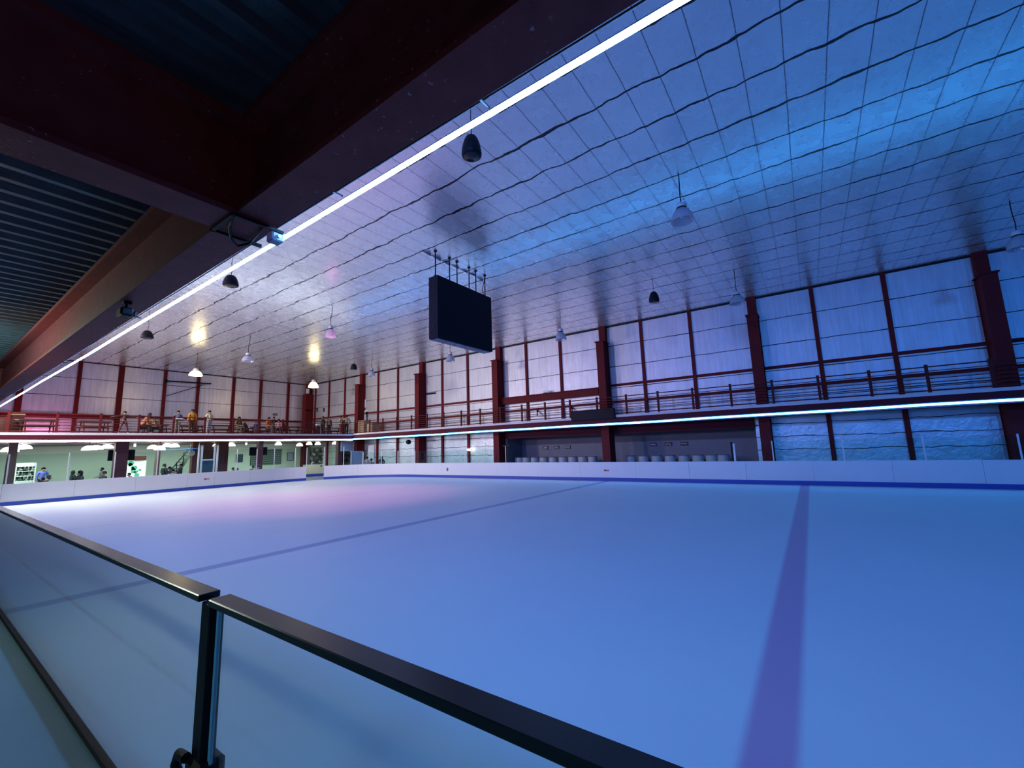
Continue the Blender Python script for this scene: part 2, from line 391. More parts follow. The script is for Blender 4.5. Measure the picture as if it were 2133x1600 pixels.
# ------------------------------------------------------------------ near gallery overhead
deck = MB(); z0 = 3.465; pit = .155; prof = []
y = -4.0; ys = []
while y < 33: ys += [(y,z0),(y+.038,z0),(y+.055,z0+.04),(y+.14,z0+.04)]; y += pit
for x0, x1 in ((XNEAR,.8),):
    vs = [(x, yy, zz) for yy, zz in ys for x in (x0, x1)]
    deck.add(vs, [(2*i, 2*i+1, 2*i+3, 2*i+2) for i in range(len(ys)-1)])
M['deckmat'] = paint('galvanised_deck', (.09,.15,.20), .36, .4, .3, 9, .2)
struct('ceiling_deck', deck, M['deckmat'])
struct('slab_near', MB().box(XNEAR, .86, YBACK, YW, 3.512, 3.58), M['slab'])
bm_ = MB().box(.70, .862, YBACK, YM+.3, 2.995, 3.02).box(.785, .815, YBACK, YM+.3, 3.02, 3.46).box(.70, .862, YBACK, YM+.3, 3.42, 3.46)
struct('beam', bm_, M['red_beam'], 'long chipped red steel beam running overhead along the rink edge', 'beam')
for yy, nm in ((1.94, 'nearest red crossbeam overhead meeting the long beam'), (10.1, 'far red crossbeam overhead at the left edge'), (18.0, 'farthest red crossbeam overhead')):
    cb = MB().box(XNEAR, .83, yy-.095, yy+.095, 2.985, 3.01).box(XNEAR, .80, yy-.015, yy+.015, 3.01, 3.44).box(XNEAR, .80, yy-.095, yy+.095, 3.40, 3.44)
    struct('beam', cb, M['red_beam'], nm, 'beam')
# bracket device, junction cable, clip
t = thing('security_camera', 'small black bracket-mounted device under the red overhead beam', 'camera', (.74,3.5,2.995))
obj('bracket', MB().box(-.02,.02,-.03,.03,-.02,0).tube([(0,0,-.02),(0,.02,-.05)], .008), M['black'], t)
obj('housing', MB().cbox(-.035,.03,-.05,.06,-.10,-.045,.01), M['black'], t); obj('lens', MB().tube([(.03,-.02,-.075),(.045,-.03,-.078)], .018, 12), M['tv'], t)
t = thing('cable_loop', 'black cable loop strapped around the beam junction overhead', 'cable', (.78,1.94,2.985))
obj('cable', MB().tube([(-.09,-.10,-.004),(-.06,.02,-.012),(-.02,.10,-.02),(.02,.13,-.03),(.05,.09,-.02),(.04,0,-.012),(.03,-.10,-.004)], .006, 6), M['black'], t)
obj('strap', MB().box(-.10,-.085,-.10,.11,-.012,0).box(-.10,.11,-.105,-.093,-.012,0).box(-.10,.11,.10,.112,-.012,0), M['black'], t)
t = thing('strip_clip', 'small clear clip holding the light strip at the beam junction', 'clip', (.90,1.96,3.0))
obj('clip_body', MB().cbox(-.015,.04,-.03,.03,-.02,.035,.006), M['panelblue'], t); obj('screw', MB().tube([(.01,-.035,.0),(.01,-.045,.0)], .008, 8), M['alu'], t)

# ------------------------------------------------------------------ near glass balustrade
YJ = 2.30   # joint between the two panes
def pane(y0, y1, label):
    t = thing('glass_balustrade', label, 'glass barrier', (XG, y0, ZG0)); L = y1-y0
    obj('glass_pane', MB().box(-.006,.006,.0,L,.02,1.13), M['glass_rail'], t)
    obj('cap_rail', MB().cbox(-.045,.045,-.005,L,1.125,1.156,.004), M['blackgloss'], t)
    obj('base_channel', MB().cbox(-.03,.012,0,L,0,.03,.004), M['black'], t)
    obj('pane_edge', MB().box(-.0065,.0065,L-.018 if y0 < YJ-1 else 0,L+.001 if y0 < YJ-1 else .018,.03,1.124), M['edge'], t)
    return t
pane(YJ+.06, 30.8, 'long glass barrier pane with black cap, left of the black post')
pane(-6, YJ-.05, 'near glass barrier pane with black cap, right of the black post')
t = thing('barrier_post', 'black post between the two glass barrier panes', 'post', (XG, YJ, ZG0))
obj('shaft', MB().cbox(-.03,.03,-.035,.055,0,1.125,.004), M['black'], t)
obj('hinge', MB().cbox(-.05,.06,-.07,.07,.42,.50,.015).tube([(-.05,.10,.40),(-.05,.16,.44),(-.05,.13,.49),(-.05,.05,.50)], .02, 10), M['black'], t)
obj('foot_plate', MB().cbox(-.06,.06,-.08,.08,0,.02,.005), M['black'], t)
struct('trim_floor', MB().box(.30,.335,-4,30,ZG0,ZG0+.006), M['alu'])  # added strip, out of view, put in for its streak in the glass

# ------------------------------------------------------------------ dasher boards
def board(p0, p1, label, group, steps=1, arcdeg=None, mark=None, h=1.0):
    x0, y0 = p0; t = thing('dasher_board', label, 'rink board', (x0, y0, 0), 0, group)
    P = [p0, p1] if arcdeg is None else [arc(arcdeg[0]+(arcdeg[1]-arcdeg[0])*i/6) for i in range(7)]
    def wall(off0, off1, z0, z1, trim_=0.004):
        m = MB(); Q = []
        for i, (x, y) in enumerate(P):
            a = P[max(i-1,0)]; b = P[min(i+1,len(P)-1)]; d = Vector((b[0]-a[0], b[1]-a[1])).normalized(); nrm = Vector((d.y, -d.x))
            if nrm.x*(10-x) + nrm.y*(0-y) > 0: nrm = -nrm           # outward, away from the ice
            sh = trim_ if i == 0 else (-trim_ if i == len(P)-1 else 0)
            xx, yy = x-x0+d.x*sh, y-y0+d.y*sh
            for o, z in ((off0,z0),(off1,z0),(off1,z1),(off0,z1)): Q.append((xx+nrm.x*o, yy+nrm.y*o, z))
        for i in range(len(P)-1):
            m.add(Q[i*4:i*4+8], [(0,4,7,3),(1,2,6,5),(3,7,6,2),(0,1,5,4)])
        m.add(Q[:4], [(0,3,2,1)]); m.add(Q[-4:], [(0,1,2,3)]); return m
    obj('panel', wall(0,.09,.18,h-.02), M['white'], t); obj('kickplate', wall(-.012,.10,0,.18,.0), M['blue'], t)
    obj('cap', wall(-.004,.12,h-.02,h), M['white'], t)
    return t
E_ = [1.0, 2.9, 5.3, 7.7, 10.1, 11.55, 13.6, AX]
for i in range(len(E_)-1):
    b = board((E_[i],YB), (E_[i+1],YB), ('white board section with small red arrow, at the far end of the ice' if i == 4 else '%s white rink board section along the far end, counting from the left' % ORD[i]), 'far end rink boards')
    if i == 4: endb = b
ARCS = [(90,71.5,'white rink board section left of the open corner gate'), (61.5,41,'white curved rink board section right of the open corner gate'), (41,20,'white curved rink board section in the middle of the far right corner'), (20,0,'white curved rink board section ending the far right corner')]
for a0, a1, lb in ARCS: board(arc(a0), arc(a1), lb, 'corner rink boards', arcdeg=(a0,a1))
RY = [AY, 21.5, 18.7, 15.68, 13.3, 10.8, 7.63, 5.0, 2.57, .08, -2.42, -4.84, -7.3, -12]
for i in range(len(RY)-1):
    lb = {1:'white rink board with small round blue emblem on the right side', 5:'white rink board with small dark red arrow on the right side', 9:'white rink board just right of the red centre line', 8:'white rink board at the end of the red centre line', 12:'white rink board beyond the right edge of the frame'}.get(i, '%s white rink board along the right side, counting from the corner' % ORD[i])
    b = board((XB,RY[i]), (XB,RY[i+1]), lb, 'right side rink boards')
    if i == 1: emb = b
    if i == 5: arb = b
board((XB,-12), (XB,-30), 'long white rink board stretch outside the frame on the right', 'right side rink boards')
def arrow_mesh(ax):     # left-pointing arrow with banded shaft, drawn in the plane of the board (u to the picture's right)
    m = MB()
    def tri(pts, d=.004):
        k = len(pts); f = lambda u, z, o: ((u, -o, z) if ax == 'x' else (-o, -u, z))
        vs = [f(u,z,.001) for u,z in pts] + [f(u,z,.001+d) for u,z in pts]
        m.add(vs, [tuple(range(k,2*k)), tuple(reversed(range(k)))] + [(i,(i+1)%k,k+(i+1)%k,k+i) for i in range(k)])
    tri([(-.15,0),(-.05,-.07),(-.05,.07)]); tri([(-.05,-.03),(.02,-.03),(.02,.03),(-.05,.03)])
    for k in range(3): tri([(.03+.045*k,-.035),(.062+.045*k,-.035),(.062+.045*k,.035),(.03+.045*k,.035)])
    return m
p = at_y(430, 998, YB); o = obj('arrow_mark', arrow_mesh('x'), M['arrow'], endb, (p.x-E_[4], 0, p.z))
p = at_x(1263, 980, XB); o = obj('arrow_mark', arrow_mesh('y'), M['arrow'], arb, (0, p.y-RY[5], p.z))
p = at_x(932, 978, XB)
em = MB(); em.add([(0,.09*math.cos(a)*(1 if math.sin(a) > -.2 else .8),.12*math.sin(a)) for a in [2*PI*k/16 for k in range(16)]] + [(-.006,.09*math.cos(a)*(1 if math.sin(a) > -.2 else .8),.12*math.sin(a)) for a in [2*PI*k/16 for k in range(16)]], [tuple(range(16)), tuple(reversed(range(16,32)))] + [(k,(k+1)%16,16+(k+1)%16,16+k) for k in range(16)])
e = obj('emblem', em, M['sign'], emb, (-.001, p.y-RY[1], p.z)); obj('emblem_motif', MB().box(-.01,-.006,-.025,.025,-.05,.06), M['panelblue'], e)
# the gate panel set back behind the opening
gx, gy = arc(66.5, RC+.75); t = thing('gate_panel', 'yellowish lit board panel with blue stripe behind the open corner gate', 'gate', (gx,gy,0), math.radians(66.5-90))
M['gate'] = paint('white_panel_yellow_lit', (.72,.74,.42), .5, 0, .05)  # white board; the yellow cafe light on it is put into the colour
obj('panel', MB().box(-.75,.75,0,.06,.42,1.12), M['gate'], t); obj('stripe', MB().box(-.75,.75,-.01,.07,.22,.42), M['blue'], t)
obj('lower_panel', MB().box(-.75,.75,0,.06,.02,.22), M['green_wall'], t); obj('latch', MB().box(.45,.52,-.03,0,.92,1.05), M['black'], t)

# glass shields above the boards
def shield(pa, pb, h, label, group, posts=(0,)):
    pa, pb = Vector((pa[0],pa[1],0)), Vector((pb[0],pb[1],0)); d = pb-pa; L = d.length; a = math.atan2(d.y, d.x)
    t = thing('glass_shield', label, 'rink glass', (pa.x,pa.y,1.0), a, group)
    obj('glass_pane', MB().box(.03,L-.03,.035,.047,0,h), M['glass_rink'], t)
    for k in posts: obj('post', MB().box(k*L-.025,k*L+.02,.0,.03,0,h+.03), M['steelpost'], t)
    return t
EX = [1.6, 3.0, 5.0, 6.75, 8.6, 10.6, 11.6, 12.78, 14.0, AX]
for i in range(len(EX)-1):
    shield((EX[i],YB), (EX[i+1],YB), 1.36 if i != 4 else 1.5, '%s tall glass shield pane on the far end boards, from the left' % ORD[i], 'far end glass shields', (0,))
for k, (a0, a1) in enumerate([(90,78),(78,71.5),(61.5,50),(50,38),(38,26),(26,14)]):
    shield(arc(a0), arc(a1), 1.36 if k < 4 else .9, ['glass shield pane at the start of the far corner','glass shield pane just left of the corner gate','glass shield pane just right of the corner gate','second glass shield pane right of the corner gate','third glass shield pane right of the corner gate','lower glass shield pane at the end of the corner'][k], 'corner glass shields', (0,1) if k in (1,5) else (0,))
for i, (y0, y1) in enumerate([(AY,21.7),(21.7,19.3),(19.3,16.9),(1.45,-1.0),(-1.0,-3.4),(-3.4,-5.8),(-5.8,-8.2)]):
    shield((XB,y0), (XB,y1), .85, ('%s low glass shield pane left of the drum recess' % ORD[i]) if i < 3 else ('%s low glass shield pane right of the drum recesses' % ORD[i-3]), 'right side glass shields', (0,1) if i == 2 else (0,))
t = thing('open_gate_post', 'white and black post standing on the boards at the right recess', 'post', (XB+.2,3.0,0))
obj('white_face', MB().box(-.03,.03,-.05,.03,1.0,1.8), M['steelpost'], t); obj('dark_face', MB().box(-.03,.04,.03,.12,.0,1.87), M['black'], t)
t = thing('t_post', 'dark T-topped post standing in the left recess', 'post', (XB+.5,16.2,.04))
obj('shaft', MB().box(-.03,.03,-.06,.02,0,2.0), M['black'], t); obj('white_edge', MB().box(-.035,-.03,.02,.06,.9,2.0), M['steelpost'], t); obj('crossbar', MB().box(-.03,.03,-.3,.25,1.98,2.05), M['black'], t)

# ------------------------------------------------------------------ balcony railings
def rail_fix(label, a, b, z, offs):
    a, b = Vector((*a,0)), Vector((*b,0)); d = (b-a).normalized(); L = (b-a).length
    t = thing('balcony_railing', label, 'railing', (a.x,a.y,z), math.atan2(d.y,d.x))
    for k, h in enumerate((.08,.24,.40,.55,.70,.85,1.02)):
        w = .045 if k == 6 else (.05 if k == 0 else .026)
        obj('rail', MB().box(0,L,-w/2,w/2,h-w/2,h+w/2), M['red_rail'], t)
    for s in offs:
        obj('post', MB().box(s-.05,s+.05,-.04,.04,0,1.08).box(s-.055,s+.055,-.045,.045,1.08,1.11), M['red_rail'], t)
    return t
rail_fix('red multi-bar railing along the right balcony edge', (XM+.12,YM+.1), (XM+.12,-11), ZR, [YM+.1-(30.9-1.745*k) for k in range(-1,24)])
rail_fix('red multi-bar railing along the far end balcony edge', (1.0,YM+.12), (XM+.12,YM+.12), ZE, [3.0-1+1.71*k for k in range(12)])
for yy in (15.0, 12.4):
    t = thing('wall_bracket', 'angled red bracket on the wall behind the balcony railing, %s' % ('left one' if yy > 14 else 'right one'), 'bracket', (XW,yy,4.35))
    obj('arm', MB().beam((-.05,0,0),(-.5,-.25,-.38),.07,.07), M['red'], t); obj('foot', MB().box(-.08,0,-.05,.05,-.08,.08), M['red'], t)
t = thing('display_box', 'flat black box hung on the right balcony edge', 'display', (XM-.052,10.2,3.36))
obj('housing', MB().cbox(-.08,.05,-1.36,1.36,0,.58,.02), M['blackcab'], t); obj('screen_face', MB().box(-.085,-.08,-1.3,1.3,.04,.54), M['screen'], t)
t = thing('wall_lamp', 'dark slim lamp fixture on the upper right wall', 'lamp', at_x(897,820,XW-.06)); obj('bar', MB().cbox(-.05,.05,-.55,.55,-.06,.06,.01), M['black'], t); obj('bracket', MB().box(0,.06,-.1,.1,-.03,.03), M['black'], t)

# ------------------------------------------------------------------ scoreboard
sx0, sx1, sz0, sz1, sy0, sy1 = 10.42, 13.55, 5.83, 8.17, 10.32, 10.78
t = thing('scoreboard_screen', 'large dark video screen hung from the ceiling over the ice', 'screen', ((sx0+sx1)/2,(sy0+sy1)/2,sz0))
hx, hy, hz = (sx1-sx0)/2, (sy1-sy0)/2, sz1-sz0
obj('cabinet', MB().cbox(-hx,hx,-hy,hy,.03,hz,.01), M['blackcab'], t)
obj('screen_face', MB().box(-hx+.03,hx-.03,-hy-.008,-hy,.06,hz-.03), M['screen'], t)
g = MB()
M['grille'] = paint('bottom_grille', (.10,.13,.22), .5)
for i in range(6):
    x = -hx+.06+i*(2*hx-.12)/6; g.box(x+.02,x+(2*hx-.12)/6-.02,-hy+.05,hy-.05,.0,.03)
obj('grille', g, M['grille'], t)
for z in (.4, 1.85): obj('handle', MB().box(-hx-.01,-hx,-.06,.04,z,z+.1), M['black'], t)
for px in (911, 936, 950, 974, 988, 1008):
    q = at_z(px, 540, ZC); x = (sx0+.12) + (sx1-sx0-.24)*(px-911)/(1008-911) - (sx0+sx1)/2
    r = obj('hanger_rod', MB().tube([(x,0,hz),(x,0,ZC-sz0)], .022, 8), M['black'], t)
    obj('anchor', MB().tube([(x,0,ZC-sz0-.05),(x,0,ZC-sz0-.01)], .06, 8).tube([(x,0,hz),(x,0,hz+.08)], .05, 8), M['black'], r)
obj('cable', MB().tube([(hx-.1,.02,hz),(hx-.25,.05,hz+.35),(hx-.18,0,hz+.7),(hx-.05,0,ZC-sz0)], .016, 6), M['black'], t)
# loose foil where the rods pierce the ceiling
M['flap'] = paint('torn_foil', (.5,.5,.55), .35, .8, .3)
fm = MB()
for i in range(7):
    x = 10.2+.52*i; d = .10+.10*random.random(); fm.add([(x,10.95,ZC-.002),(x+.55,10.95,ZC-.002),(x+.35,10.8+.1*random.random(),ZC-d)], [(0,1,2)])
tag(obj('torn_foil_flap', fm, M['flap']), 'torn hanging ceiling foil behind the screen hanger rods', 'foil')

# ------------------------------------------------------------------ pendant speakers
def speaker(x, y, zb, zt, r, label, cord_top=ZC):
    t = thing('pendant_speaker', label, 'speaker', (x,y,zb), 0, 'pendant speakers'); h = zt-zb
    obj('body', MB().lathe([(0,0),(r*.80,.0),(r*.97,h*.05),(r,h*.12),(r*.97,h*.3),(r*.86,h*.55),(r*.70,h*.78),(r*.52,h*.93),(r*.36,h*.99),(0,h)], 28), M['black'], t)
    obj('grille', MB().lathe([(0,-.004),(r*.74,-.004),(r*.76,.0)], 24), M['tv'], t)
    obj('cord', MB().tube([(0,0,h),(.02,0,h+.3),(-.01,0,(cord_top-zb)*.6+h*.4),(0,0,cord_top-zb)], .009, 6), M['black'], t)
def size_at(P, w, h):
    """real radius and height of an upright round thing centred at P that spans w x h pixels"""
    d = P-CAM; depth = d.dot(R @ Vector((0,0,1))); ppm = FPX/depth; e = math.atan2(d.z, math.hypot(d.x, d.y))
    st = (d.length/depth)**.5                        # wide-angle stretch
    r = w/2/ppm/st; return r, max(.3*r, (h/ppm/st - 2*r*math.sin(e))/math.cos(e))
def spk_at(px, py, w, h, x, label):
    P = at_x(px, py, x); r, hh = size_at(P, w, h); speaker(x, P.y, P.z-hh/2, P.z+hh/2, r, label)
spk_at(982, 305, 45, 68, 6.3, 'largest black pendant speaker hanging near the overhead light strip')
spk_at(481, 585, 32, 35, 6.3, 'mid-sized black pendant speaker, second along the light strip')
spk_at(307, 697, 25, 24, 6.4, 'smallest black pendant speaker near the strip above the end wall')
spk_at(1362, 619, 22, 29, 18.2, 'black pendant speaker in the middle right of the ceiling')
spk_at(737, 764, 14, 15, 18.6, 'small brownish-black pendant speaker near the far corner')
spk_at(967, 715, 15, 20, 18.3, 'black pendant speaker half hidden below the video screen')

# ------------------------------------------------------------------ bell lamps
def bell_lamp(px, py, w, hpx, x, label, mode='off'):
    P = at_x(px, py, x); r, h = size_at(P, w, hpx); zb = P.z-h/2
    t = thing('bell_pendant_lamp', label, 'pendant lamp', (x,P.y,zb), 0, 'ceiling bell lamps')
    sh = h*.70; prof = [(r,0),(r*.98,sh*.05),(r*.92,sh*.3),(r*.78,sh*.58),(r*.55,sh*.85),(r*.34,sh),(r*.30,sh+.01)]
    inner = [(q[0]-.012,q[1]) for q in reversed(prof)]
    mat = {'off':M['acrylic'],'warm':M['lamp_y'],'pink':M['acrylic']}[mode]
    obj('shade', MB().lathe(prof+inner, 26), mat, t)
    obj('gear_housing', MB().lathe([(r*.40,sh+.01),(r*.42,sh+.03),(r*.40,h*.92),(r*.25,h),(0,h)], 20), M['bulb_off'], t)
    obj('collar', MB().lathe([(r*.30,sh-.03),(r*.44,sh-.02),(r*.44,sh+.015),(r*.30,sh+.02)], 20), M['black'], t)
    obj('bulb', MB().lathe([(0,sh*.25),(.06,sh*.32),(.075,sh*.5),(.05,sh*.75),(.03,sh)], 14), {'off':M['bulb_off'],'warm':M['lamp_y'],'pink':M['lamp_p']}[mode], t)
    obj('cord', MB().tube([(0,0,h),(-.03,0,h+(ZC-zb-h)*.25),(.04,0,h+(ZC-zb-h)*.6),(.05,0,h+(ZC-zb-h)*.9),(0,0,ZC-zb)], .014, 6), M['black'], t)
    return P, zb
bell_lamp(1420, 442, 50, 62, 11.35, 'large clear unlit bell lamp nearest the camera, under the blue ceiling band')
bell_lamp(2121, 499, 50, 62, 19.4, 'clear bell lamp at the right edge of the frame')
bell_lamp(1535, 620, 33, 36, 19.7, 'clear bell lamp just above the column right of the drum recesses')
bell_lamp(1168, 696, 24, 30, 19.9, 'clear bell lamp right of the video screen in front of a wall mullion')
lp_p = bell_lamp(689, 690, 22, 31, 11.5, 'pink-lit bell lamp left of the video screen', 'pink')
bell_lamp(517, 744, 25, 24, 11.4, 'white unlit bell lamp between the two lit ones')
lp1 = bell_lamp(408, 775, 27, 21, 11.4, 'lit warm bell lamp above the orange-jacketed person', 'warm')
lp2 = bell_lamp(653, 799, 21, 20, 20.0, 'lit warm bell lamp in front of the far corner column', 'warm')
bell_lamp(774, 775, 16, 21, 19.9, 'pinkish clear bell lamp beside the small far speaker')
bell_lamp(938, 743, 19, 23, 20.0, 'pinkish clear bell lamp below the left end of the video screen')
# ------------------------------------------------------------------ people
def skin_mesh(name, chains, sub=1):
    """chains: dict of id -> (pos, radius), edges list; grown with Skin + Subdivision and baked to one mesh"""
    nodes, edges, root = chains; ids = list(nodes)
    me = bpy.data.meshes.new(name); me.from_pydata([nodes[i][0] for i in ids], [(ids.index(a), ids.index(b)) for a, b in edges], [])
    o = bpy.data.objects.new(name, me); COL.objects.link(o)
    sk = o.modifiers.new('skin', 'SKIN'); sk.use_smooth_shade = True; sk.branch_smoothing = .3
    for k, i in enumerate(ids):
        sv = me.skin_vertices[0].data[k]; r = nodes[i][1]; sv.radius = (r, r) if not isinstance(r, tuple) else r; sv.use_root = (i == root)
    if sub:
        s = o.modifiers.new('sub', 'SUBSURF'); s.levels = s.render_levels = sub
    return o
def bake(o):
    dg = bpy.context.evaluated_depsgraph_get(); me = bpy.data.meshes.new_from_object(o.evaluated_get(dg)); old = o.data
    bpy.data.objects.remove(o); bpy.data.meshes.remove(old)
    for p in me.polygons: p.use_smooth = True
    return me
def skeleton(pose):
    """joint positions of a 1.70 m person facing +X"""
    J = {}
    sit = pose in ('sit', 'lean'); z = -.43 if sit else 0
    lean = .20 if pose == 'lean' else (.04 if sit else 0)
    J['pelvis'] = (0,0,.93+z); J['waist'] = (lean*.3,0,1.10+z); J['chest'] = (lean*.8,0,1.30+z); J['collar'] = (lean*1.1,0,1.42+z)
    J['neck'] = (lean*1.3+.01,0,1.48+z); J['jaw'] = (lean*1.6+.03,0,1.545+z); J['skull'] = (lean*1.7+.01,0,1.625+z)
    for s, n in ((1,'l'),(-1,'r')):
        J['sh'+n] = (lean*1.0,s*.185,1.39+z)
        if pose == 'arms_out': e, h = (.0,s*.44,1.32), (.03,s*.69,1.27)
        elif pose == 'hands_front': e, h = (.02,s*.27,1.12), (.24,s*.10,1.10)
        elif pose == 'bag': e, h = (-.02,s*.27,1.12), (.20,s*.16,1.16)
        elif pose == 'hips': e, h = (-.05,s*.36,1.13), (.08,s*.20,.98)
        elif pose == 'sit': e, h = (.06,s*.25,1.14+z), (.30,s*.12,1.08+z)
        elif pose == 'lean': e, h = (.28,s*.26,1.10+z), (.48,s*.08,1.14+z)
        else: e, h = (-.02,s*.24,1.11), (.05,s*.25,.86)
        J['el'+n] = e; J['wr'+n] = h
        J['hip'+n] = (0.02,s*.09,.88+z)
        if sit: J['kn'+n] = (.42,s*.13,.50); J['an'+n] = (.40,s*.13,.08)
        elif pose == 'arms_out': J['kn'+n] = (.02,s*.19,.48); J['an'+n] = (0,s*.27,.07)
        else: J['kn'+n] = (.02,s*.10,.48); J['an'+n] = (-.01,s*.11,.07)
        a = J['an'+n]; J['toe'+n] = (a[0]+.17, a[1]+s*.03, .035)
    return J
def body_chains(J):
    N = {}; E = []
    def nd(k, p, r): N[k] = (p, r)
    for k, r in (('pelvis',.125),('waist',.11),('chest',.13),('collar',.08),('neck',.052),('jaw',.068),('skull',.098)): nd(k, J[k], r)
    E += [('pelvis','waist'),('waist','chest'),('chest','collar'),('collar','neck'),('neck','jaw'),('jaw','skull')]
    j = Vector(J['jaw']); sk = Vector(J['skull'])
    nd('nose', tuple(j*.45+sk*.55+Vector((.105,0,-.012))), .014); E.append(('jaw','nose'))
    for s, n in ((1,'l'),(-1,'r')):
        nd('ear'+n, tuple(j*.5+sk*.5+Vector((-.005,s*.098,0))), .018); E.append(('skull','ear'+n))
        nd('sh'+n, J['sh'+n], .058); nd('el'+n, J['el'+n], .040); nd('wr'+n, J['wr'+n], .027)
        nd('hip'+n, J['hip'+n], .085); nd('kn'+n, J['kn'+n], .055); nd('an'+n, J['an'+n], .038); nd('toe'+n, J['toe'+n], .034)
        E += [('collar','sh'+n),('sh'+n,'el'+n),('el'+n,'wr'+n),('pelvis','hip'+n),('hip'+n,'kn'+n),('kn'+n,'an'+n),('an'+n,'toe'+n)]
        w = Vector(J['wr'+n]); d = (w-Vector(J['el'+n])).normalized(); side = d.cross(Vector((0,0,1)))
        side = side.normalized() if side.length > .2 else Vector((1,0,0)); curl = side.cross(d).normalized()*-1
        pm = w+d*.07; nd('palm'+n, tuple(pm), .030); E.append(('wr'+n,'palm'+n))
        for q, (off, ln) in enumerate(((-.027,.068),(-.009,.078),(.009,.072),(.026,.055))):
            a = pm+d*.035+side*off; b = a+d*ln*.6+curl*.01; c = b+d*ln*.35+curl*.025
            nd('f%d%s' % (q,n), tuple(a), .010); nd('g%d%s' % (q,n), tuple(b), .009); nd('h%d%s' % (q,n), tuple(c), .008)
            E += [('palm'+n,'f%d%s' % (q,n)),('f%d%s' % (q,n),'g%d%s' % (q,n)),('g%d%s' % (q,n),'h%d%s' % (q,n))]
        t1 = w+d*.04-side*.035; t2 = t1+d*.035-side*.015
        nd('t1'+n, tuple(t1), .011); nd('t2'+n, tuple(t2), .009); E += [('palm'+n,'t1'+n),('t1'+n,'t2'+n)]
    return N, E, 'pelvis'
def shirt_chains(J):
    N = {k:(J[k],r) for k, r in (('pelvis',.142),('waist',.132),('chest',.152),('collar',.098))}; E = [('pelvis','waist'),('waist','chest'),('chest','collar')]
    for n in 'lr':
        w = Vector(J['wr'+n]).lerp(Vector(J['el'+n]), .06)
        N['sh'+n] = (J['sh'+n],.078); N['el'+n] = (J['el'+n],.057); N['wr'+n] = (tuple(w),.044); E += [('collar','sh'+n),('sh'+n,'el'+n),('el'+n,'wr'+n)]
    return N, E, 'pelvis'
def pants_chains(J):
    N = {'pelvis':(J['pelvis'],.138)}; E = []
    for n in 'lr':
        N['hip'+n] = (J['hip'+n],.10); N['kn'+n] = (J['kn'+n],.072); N['an'+n] = (J['an'+n],.056)
        E += [('pelvis','hip'+n),('hip'+n,'kn'+n),('kn'+n,'an'+n)]
    return N, E, 'pelvis'
def shoe_chains(J, n):
    a = Vector(J['an'+n]); t = Vector(J['toe'+n]); return {'a':(tuple(a+Vector((-.05,0,-.025))),.045),'m':(tuple(a+Vector((.05,0,-.02))),.046),'t':(tuple(t),.040)}, [('a','m'),('m','t')], 'a'
def hair_mesh(J, long=False):
    s = Vector(J['skull']); m = MB(); n = 14; vs = []; fs = []; rows = 7
    for i in range(rows+1):
        th = (PI*.62)*i/rows
        for k in range(n):
            ph = 2*PI*k/n; c = math.cos(ph)
            lim = 1.0 if c < .25 else .50
            a = th*lim; r = .113; zz = r*1.05*math.cos(a); rr = r*math.sin(a)
            if long and i == rows and c < .3: zz -= .16
            vs.append((s.x-.012+rr*c, s.y+rr*.92*math.sin(ph), s.z-.005+zz))
    for i in range(rows):
        for k in range(n): fs.append((i*n+k,(i+1)*n+k,(i+1)*n+(k+1)%n,i*n+(k+1)%n))
    m.add(vs, fs, True); return m
def face_mesh(J):
    j = Vector(J['jaw']); s = Vector(J['skull']); c = j*.4+s*.6; e = MB(); mth = MB()
    for q in (1,-1): e.lathe([(0,-.007),(.006,-.004),(.007,0),(.006,.004),(0,.007)], 8, c.x+.086, c.y+q*.034, c.z)
    mth.cbox(j.x+.055, j.x+.070, j.y-.024, j.y+.024, j.z-.016, j.z-.006, .003); return e, mth
POSES = {}
def pose_set(pose):
    if pose in POSES: return POSES[pose]
    J = skeleton(pose); raw = {'body':skin_mesh('body_'+pose, body_chains(J)), 'shirt':skin_mesh('shirt_'+pose, shirt_chains(J)), 'trousers':skin_mesh('trousers_'+pose, pants_chains(J)),
         'shoe_l':skin_mesh('shoe_'+pose, shoe_chains(J,'l')), 'shoe_r':skin_mesh('shoe_'+pose, shoe_chains(J,'r'))}
    bpy.context.view_layer.update()
    out = {k:bake(o) for k, o in raw.items()}
    e, mt = face_mesh(J); out['eyes'] = e.mesh('eyes'); out['mouth'] = mt.mesh('mouth'); out['hair'] = hair_mesh(J).mesh('hair'); out['hair_long'] = hair_mesh(J, True).mesh('hair')
    for me in out.values():
        if not me.materials: me.materials.append(None)
    POSES[pose] = out; return out
CLOTH = {}
def cloth(col):
    if col not in CLOTH: CLOTH[col] = paint('cloth_%d' % len(CLOTH), col, .8, 0, .15, 20)
    return CLOTH[col]
M['mouth'] = paint('lips', (.25,.07,.06), .5)
HEAD = {'sit':1.30,'lean':1.30}
